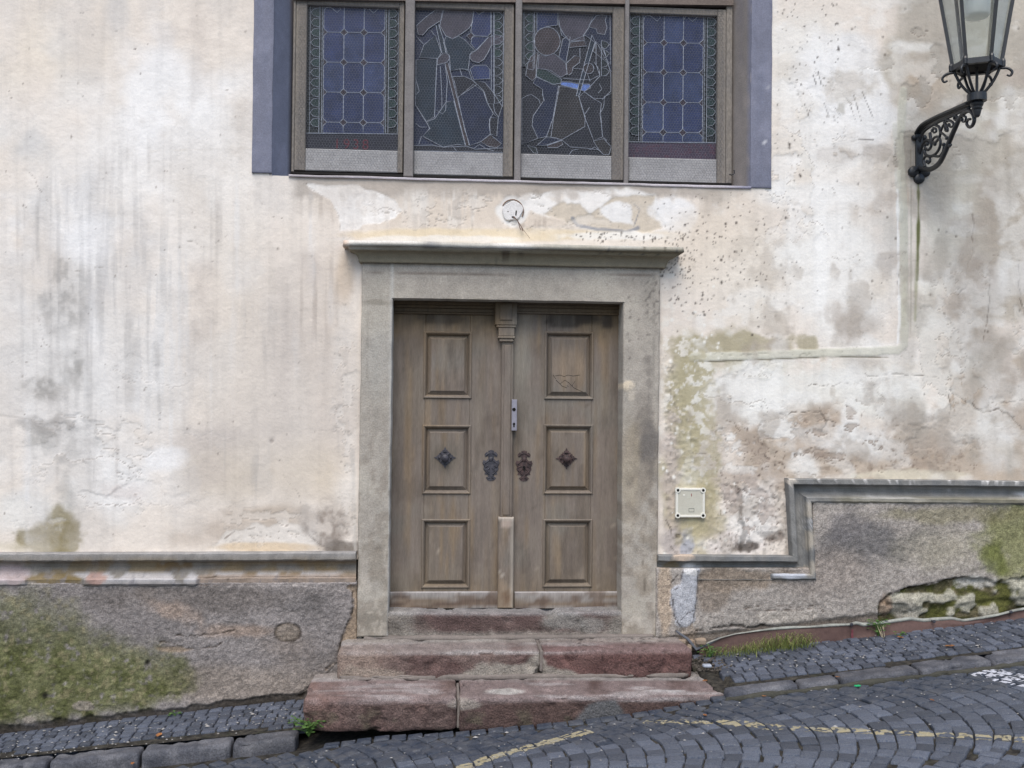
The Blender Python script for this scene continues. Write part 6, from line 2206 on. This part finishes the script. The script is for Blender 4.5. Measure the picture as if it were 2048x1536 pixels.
# crumbs of mortar and gravel
mb = MB()
for k in range(800):
    if k < 400:
        x = random.choice([random.uniform(1.6, 3.6), random.uniform(-2.4, -.75)])
        y = random.uniform(-.55, -.08)
        z = float(zp(x, y)) + .004
    else:
        x = random.uniform(-1, 3.4)
        y = random.uniform(-1.5, -.8)
        z = float(zr(x, y)) + random.choice((.004, -.006))
    s = random.uniform(.002, .006) * (1.8 if random.random() < .08 else 1)
    V = np.array([(1, 0, 0), (0, 1, 0), (-1, 0, 0), (0, -1, 0), (0, 0, .8), (0, 0, -.6)]) * s * np.array([random.uniform(.7, 1.6), 1, .8])
    mb.add(V + [x, y, z], [(0, 1, 4), (1, 2, 4), (2, 3, 4), (3, 0, 4), (1, 0, 5), (2, 1, 5), (3, 2, 5), (0, 3, 5)])
tag(mb.out('mortar_crumbs', mat('crumb', L(176, 174, 172), col2=L(130, 124, 116), rough=.9, n1=(60, .3), n2=None, bump=None), None), kind='stuff')
# soil and debris beside the step end
mb = MB()
for k in range(90):
    x = random.uniform(xs1 + .0, xs1 + .22)
    y = random.uniform(-.42, -.12)
    s = random.uniform(.004, .012)
    V = np.array([(1, 0, 0), (0, 1, 0), (-1, 0, 0), (0, -1, 0), (0, 0, .8), (0, 0, -.6)]) * s
    mb.add(V + [x, y, float(zp(x, y)) + .002], [(0, 1, 4), (1, 2, 4), (2, 3, 4), (3, 0, 4), (1, 0, 5), (2, 1, 5), (3, 2, 5), (0, 3, 5)])
tag(mb.out('gravel', mat('gravel_bits', L(96, 88, 80), col2=L(60, 56, 52), rough=.9, n1=(60, .4), n2=None, bump=None), None), kind='stuff')

# ================================================================== THINGS ON THE WALL
# cream junction box
r4 = rect(1351, 976, 1410, 1035, -.02)
jb = empty('junction_box', ((r4[0] + r4[1]) / 2, 0, (r4[2] + r4[3]) / 2))
tag(jb, 'square cream plastic junction box on wall right of the doorway', 'junction box')
M_CRM = mat('cream_plastic', L(190, 188, 174), col2=L(178, 174, 160), rough=.5, spec=.4, n1=(12, .06), n2=(120, .05), bump=None, spots=[(16, .6, .7, L(160, 150, 128), .4)])
M_CRL = mat('cream_lid_edge', L(212, 209, 198), rough=.5, spec=.4, n1=(12, .05), n2=None, bump=None)
ins = lambda r, k: (r[0] + k, r[1] - k, r[2] + k, r[3] - k)
MB().rings([(r4, .01), (r4, -.020), (ins(r4, .003), -.026), (ins(r4, .013), -.026), (ins(r4, .016), -.022)], cap=False).out('box_rim', M_CRL, jb)
MB().rings([(ins(r4, .014), -.015), (ins(r4, .0155), -.0225)]).out('lid', M_CRM, jb)
for sx in (0, 1):
    for sz in (0, 1):
        c = (r4[sx] + (.013 if sx == 0 else -.013), -.0255, r4[2 + sz] + (.013 if sz == 0 else -.013))
        MB().lathe((c[0], c[1], c[2]), [(.017, .006), (.017, -.002), (.0165, -.003)], 14, axis=1).out('corner_lug', M_CRL, jb)
        MB().lathe((c[0], c[1], c[2]), [(.0085, -.002), (.0085, -.004)], 12, axis=1).out('screw', M_HOLE, jb)
q = W(1383, 990, -.024)
MB().prism([(q[0] - .003, q[2]), (q[0], q[2] + .012), (q[0] + .003, q[2]), (q[0], q[2] - .013)], -.0235, -.022).out('lightning_mark', mat('red_print', L(130, 70, 66), rough=.6, n1=(80, .3), n2=None, bump=None), jb)
M_PRN = mat('grey_print', L(112, 114, 106), rough=.6, n1=(80, .2), n2=None, bump=None)
l4 = rect(1377.5, 1016.5, 1388.5, 1024, -.0235)
mb = MB()
t = .0025
mb.box(l4[0], l4[1], -.0236, -.022, l4[3] - t, l4[3]).box(l4[0], l4[1], -.0236, -.022, l4[2], l4[2] + t).box(l4[0], l4[0] + t, -.0236, -.022, l4[2] + t, l4[3] - t).box(l4[1] - t, l4[1], -.0236, -.022, l4[2] + t, l4[3] - t)
mb.out('label_frame', M_PRN, jb)
q = W(1368, 990, -.024)
MB().prism([(q[0] + .007 * math.cos(a), q[2] + .006 * math.sin(a)) for a in np.arange(8) * .785], -.0238, -.022).out('paint_fleck', M_CRL, jb)

# old lamp outlet above the door
q = W(1025, 422, 0)
ob = empty('lamp_outlet', tuple(q))
tag(ob, 'round plastered lamp outlet with loose wires above the door', 'outlet')
mb = MB()
R_ = np.random.default_rng(3)
for rr, yy in ((.064, .004), (.062, -.004), (.058, -.007), (.03, -.008)):
    pass
an = np.arange(26) * 2 * math.pi / 26
prof2 = []
V = []
for rr, yy in ((1.0, .006), (1.0, -.005), (.93, -.009), (.5, -.0085)):
    w_ = rr * (.060 + .006 * np.sin(an * 2 + .6) + .004 * np.sin(an * 5))
    V.append(np.stack([q[0] + w_ * np.cos(an), np.full(26, yy), q[2] + w_ * 1.02 * np.sin(an)], -1))
V = np.concatenate(V)
Fc = []
for i in range(3):
    for j in range(26):
        j2 = (j + 1) % 26
        Fc.append((i * 26 + j, i * 26 + j2, i * 26 + 26 + j2, i * 26 + 26 + j))
Fc.append(tuple(range(78, 104)))
mk('cover_disc', V, Fc, M_TRIM, ob, Pt(V, L(206, 203, 200), .12).c)
mb = MB()
mb.tube([(q[0] + .066 * math.cos(a), -.004, q[2] + .068 * math.sin(a)) for a in np.linspace(-.5, 2.7, 18)], .0035, 5)
mb.out('plaster_crack', mat('brown_crack', L(112, 88, 72), rough=.9, n1=(60, .3), n2=None, bump=None), ob)
mb = MB()
c = W(1032, 426, -.01)
mb.prism([(c[0] - .005, c[2] - .014), (c[0] + .003, c[2] - .016), (c[0] + .006, c[2] + .016), (c[0] - .002, c[2] + .014)], -.0095, -.006)
c = W(1016, 423, -.01)
mb.prism([(c[0] + .004 * math.cos(a), c[2] + .004 * math.sin(a)) for a in np.arange(6) * 1.047], -.0095, -.006)
c = W(1026, 434, -.01)
mb.prism([(c[0] + .008 * math.cos(a), c[2] + .006 * math.sin(a)) for a in np.arange(8) * .785], -.0095, -.006)
mb.out('screw_hole', M_HOLE, ob)
for P, r_ in (([(1026, 433), (1034, 440), (1042, 452), (1046, 462)], .0028), ([(1028, 433), (1036, 443), (1040, 456), (1042, 460)], .0026), ([(1042, 452), (1050, 464), (1060, 477)], .0012)):
    MB().tube([W(a, b, -.014 - .004 * i) for i, (a, b) in enumerate(P)], r_, 5).out('wire', mat('wire_sheath', L(104, 84, 74), rough=.7, n1=(60, .3), n2=None, bump=None), ob)

# ------------------------------------------------------------------ wall lantern on a scrolled iron bracket
X0 = W(1837, 310, 0)[0]


def S(X, Y, dx=0.0):                         # point of the bracket's own vertical plane (square to the wall), from a 3.84 x enlargement
    d = ray(1748 + X / 3.84, Y / 3.84)
    t = (X0 - CP[0]) / d[0]
    q = CP + d * t
    q = q + np.array([dx, 0, 0])
    return q


def smooth_path(P, n_=5):
    P = np.array(P, float)
    o = []
    for i in range(len(P) - 1):
        p0, p1, p2, p3 = P[max(i - 1, 0)], P[i], P[i + 1], P[min(i + 2, len(P) - 1)]
        for t in np.arange(n_) / n_:
            o.append(.5 * ((2 * p1) + (-p0 + p2) * t + (2 * p0 - 5 * p1 + 4 * p2 - p3) * t * t + (-p0 + 3 * p1 - 3 * p2 + p3) * t ** 3))
    o.append(P[-1])
    return np.array(o)


def SP(P, n_=5):
    return smooth_path([S(*a) for a in P], n_)


tip = S(790, 752)
TY, TZ = tip[1], tip[2]
lan = empty('wall_lantern', (X0, 0, S(325, 1200)[2]))
tag(lan, 'black iron street lantern on scrolled bracket fixed to the wall', 'lantern')
zt_b, zb_b = S(325, 1045)[2], S(325, 1330)[2]
mb = MB().box(X0 - .022, X0 + .022, -.020, .0, zb_b, zt_b, .004)
mb.out('wall_plate', M_BLACK, lan)
mb = MB()
for dx, dz in ((-.036, .0), (.036, .0), (0, -.042)):
    mb.lathe((X0 + dx, -.004, zb_b + dz), [(.034, .004), (.034, -.012), (.026, -.02), (.010, -.021), (.004, -.024)], 14, axis=1)
mb.out('trefoil_foot', M_BLACK, lan, smooth=True)
mb = MB()
mb.lathe((X0 - .03, -.004, zt_b - .02), [(.018, .004), (.018, -.012), (.012, -.018), (.002, -.02)], 12, axis=1)
mb.lathe((X0 + .03, -.004, zt_b - .02), [(.018, .004), (.018, -.012), (.012, -.018), (.002, -.02)], 12, axis=1)
mb.lathe((X0, -.003, zt_b - .02), [(.03, .003), (.03, -.006), (.026, -.008)], 12, axis=1)
mb.out('upper_bolt', M_BLACK, lan, smooth=True)
mb = MB()
arm = SP([(330, 1120), (333, 1060), (345, 1022), (385, 965), (480, 910), (620, 848), (745, 792)])
for dx in (-.017, 0, .017):
    mb.tube(arm + [dx, 0, .003 if dx else .0], .0105 if dx else .012, 8)
mb.tube(SP([(335, 1180), (350, 1090), (385, 1010), (480, 945), (620, 880), (735, 825)]), .009, 8)
mb.out('bracket_arm', M_BLACK, lan, smooth=True)
mb = MB()
br = SP([(345, 1290), (395, 1300), (440, 1298), (500, 1255), (545, 1170), (590, 1060), (625, 980), (655, 915), (690, 870), (730, 850), (762, 880), (770, 925), (755, 965), (730, 975), (712, 950), (722, 920), (742, 915)])
mb.tube(br, np.interp(np.linspace(0, 1, len(br)), [0, .3, .6, 1], [.016, .015, .012, .007]), 8)
q = S(585, 1118)
mb.tube([S(565, 1105), S(582, 1118), S(594, 1112)], [.008, .012, .006], 8)
mb.out('bracket_brace', M_BLACK, lan, smooth=True)
for P, r_ in (([(350, 1180), (375, 1110), (400, 1080), (430, 1085), (440, 1120), (420, 1150), (395, 1140), (392, 1115), (410, 1105)], .010),
              ([(385, 1150), (400, 1190), (440, 1200), (480, 1175), (505, 1130), (510, 1080), (490, 1050), (460, 1060), (450, 1090), (468, 1105)], .010),
              ([(430, 1020), (438, 1070), (460, 1100), (500, 1060), (515, 1000), (540, 950), (560, 925)], .010),
              ([(470, 960), (500, 975), (510, 1010), (545, 1040), (560, 1060)], .009),
              ([(540, 935), (560, 975), (565, 1005), (548, 1000), (550, 975)], .009),
              ([(560, 920), (600, 935), (612, 960), (590, 975), (575, 960)], .009),
              ([(455, 1195), (500, 1200), (530, 1160), (535, 1110)], .009),
              ([(395, 1285), (380, 1230), (400, 1200), (425, 1205), (432, 1235), (418, 1255), (408, 1240)], .009),
              ([(620, 880), (640, 900), (632, 922), (615, 915), (618, 900)], .008),
              ([(660, 905), (680, 890), (705, 900), (700, 930), (682, 935), (676, 920)], .008),
              ([(455, 985), (475, 990), (478, 1010), (460, 1018), (448, 1002)], .008)):
    q = SP(P)
    mb = MB().tube(q, np.linspace(r_, r_ * .7, len(q)), 7)
    mb.lathe(q[-1] + [-.009, 0, 0], [(.004, 0), (r_ * 1.25, .003), (r_ * 1.25, .015), (.004, .018)], 10, axis=0)
    mb.out('scroll', M_BLACK, lan, smooth=True)
# socket and drop
k = DIST + TY
sc = k / F                                   # metres per photo pixel at the lantern
mb = MB()
c = np.array([X0, TY, TZ])
mb.lathe(c, [(.044, -8 * sc), (.0515, -7.5 * sc), (.0515, 8 * sc), (.046, 8.6 * sc), (.02, 8.8 * sc)], 24)
mb.lathe(c, [(.03, -8 * sc), (.036, -12 * sc), (.033, -16 * sc), (.028, -19 * sc), (.026, -23 * sc)], 20)
mb.lathe(c, [(.030, -23 * sc), (.024, -26 * sc), (.022, -30 * sc), (.017, -37 * sc), (.012, -40 * sc), (.004, -41 * sc)], 20)
mb.out('socket', M_BLACK, lan, smooth=False)
# crown of curved bars carrying the hexagonal ring
ZR = TZ + 62 * sc
RB = 48 * sc
hexa = [math.radians(60 * i - 25) for i in range(6)]
for i, a in enumerate(hexa):
    e = np.array([math.cos(a), math.sin(a), 0])
    P = smooth_path([c + e * .030 + [0, 0, 8 * sc], c + e * .055 + [0, 0, 18 * sc], c + e * .085 + [0, 0, 34 * sc], c + e * (RB * .86) + [0, 0, 54 * sc], c + e * (RB * .9) + [0, 0, 62 * sc]], 5)
    mb = MB().tube(P, .0085, 6)
    P = smooth_path([c + e * (RB * .9) + [0, 0, 58 * sc], c + e * (RB + .026) + [0, 0, 56 * sc], c + e * (RB + .048) + [0, 0, 48 * sc], c + e * (RB + .040) + [0, 0, 40 * sc], c + e * (RB + .022) + [0, 0, 42 * sc]], 5)
    mb.tube(P, np.linspace(.009, .006, len(P)), 6)
    mb.out('crown_bar', M_BLACK, lan, smooth=True)


def hexring(R1, R2, z0, z1):
    V = []
    for R_, z in ((R1, z0), (R1, z1), (R2, z1), (R2, z0)):
        V += [(c[0] + R_ * math.cos(a), c[1] + R_ * math.sin(a), z) for a in hexa]
    Fc = [(i * 6 + j, i * 6 + (j + 1) % 6, ((i + 1) % 4) * 6 + (j + 1) % 6, ((i + 1) % 4) * 6 + j) for i in range(4) for j in range(6)]
    return V, Fc


mb = MB()
mb.add(*hexring(RB + .008, RB - .022, ZR - .004, ZR + .026))
for a in hexa:
    e = np.array([math.cos(a), math.sin(a), 0])
    mb.lathe(c + e * (RB + .004) + [0, 0, ZR + .026 - c[2]], [(.012, -.03), (.013, 0), (.009, .012), (.003, .016)], 8)
mb.out('lower_ring', M_BLACK, lan)
HT = .50
RT = RB + (69 - 48) / 130 * HT / sc * sc * 1.02
ZT = ZR + .026 + HT
mb = MB()
mb.add(*hexring(RT + .012, RT - .02, ZT - .01, ZT + .03))
mb.out('upper_ring', M_BLACK, lan)
for i, a in enumerate(hexa):
    e = np.array([math.cos(a), math.sin(a), 0])
    MB().tube([c + e * (RB - .004) + [0, 0, ZR + .02 - c[2]], c + e * (RT - .004) + [0, 0, ZT - c[2]]], .0125, 4).out('frame_bar', M_BLACK, lan)
gm = bpy.data.materials.new('lantern_glass')
gm.use_nodes = True
nt = gm.node_tree
for n_ in list(nt.nodes):
    if n_.type == 'BSDF_PRINCIPLED':
        nt.nodes.remove(n_)
out_ = next(n_ for n_ in nt.nodes if n_.type == 'OUTPUT_MATERIAL')
tr, gs, df, m1, m2 = [nt.nodes.new(t_) for t_ in ('ShaderNodeBsdfTransparent', 'ShaderNodeBsdfGlossy', 'ShaderNodeBsdfDiffuse', 'ShaderNodeMixShader', 'ShaderNodeMixShader')]
tr.inputs[0].default_value = (.90, .92, .92, 1)
gs.inputs['Roughness'].default_value = .06
df.inputs[0].default_value = (.62, .63, .64, 1)
m1.inputs[0].default_value = .06
m2.inputs[0].default_value = .03
nt.links.new(tr.outputs[0], m1.inputs[1])
nt.links.new(gs.outputs[0], m1.inputs[2])
nt.links.new(m1.outputs[0], m2.inputs[1])
nt.links.new(df.outputs[0], m2.inputs[2])
nt.links.new(m2.outputs[0], out_.inputs[0])
for i in range(6):
    a0, a1 = hexa[i], hexa[(i + 1) % 6]
    f = lambda a, R_, z, o_=0: np.array([c[0] + (R_ - .008 - o_) * math.cos(a), c[1] + (R_ - .008 - o_) * math.sin(a), z])
    V = [f(a0, RB, ZR + .026), f(a1, RB, ZR + .026), f(a1, RT, ZT - .005), f(a0, RT, ZT - .005)]
    V += [f(a0, RB, ZR + .026, .003), f(a1, RB, ZR + .026, .003), f(a1, RT, ZT - .005, .003), f(a0, RT, ZT - .005, .003)]
    mk('pane', V, [(0, 1, 2, 3), (7, 6, 5, 4), (0, 4, 5, 1), (1, 5, 6, 2), (2, 6, 7, 3), (3, 7, 4, 0)], gm, lan)
mb = MB()
mb.lathe((c[0], c[1], ZT), [(RT + .03, .03), (RT + .02, .05), (RT * .6, .14), (RT * .5, .2), (.06, .24), (.05, .27), (.02, .30), (.012, .36), (.002, .38)], 6)
mb.out('hood', M_BLACK, lan)
mb = MB().lathe((c[0], c[1], ZR + .026 + (35 + 95) * sc * .74), [(.02, 0), (.060, .004), (.068, .018), (.070, .06), (.070, .2), (.05, .24)], 20)
mb.out('globe', mat('frosted_globe', L(206, 206, 204), rough=.4, spec=.4, n1=(10, .05), n2=None, bump=None), lan, smooth=True)
mb = MB().tube([c + [0, 0, 8 * sc], c + [0, 0, ZR - c[2] + .02]], .008, 8)
mb.out('feed_pipe', M_BLACK, lan)
MB().lathe((c[0], c[1], ZR + .004), [(RB * .3, 0), (RB * .86, .003), (RB * .86, .012), (.03, .014)], 6).out('glass_base', M_DARK, lan)
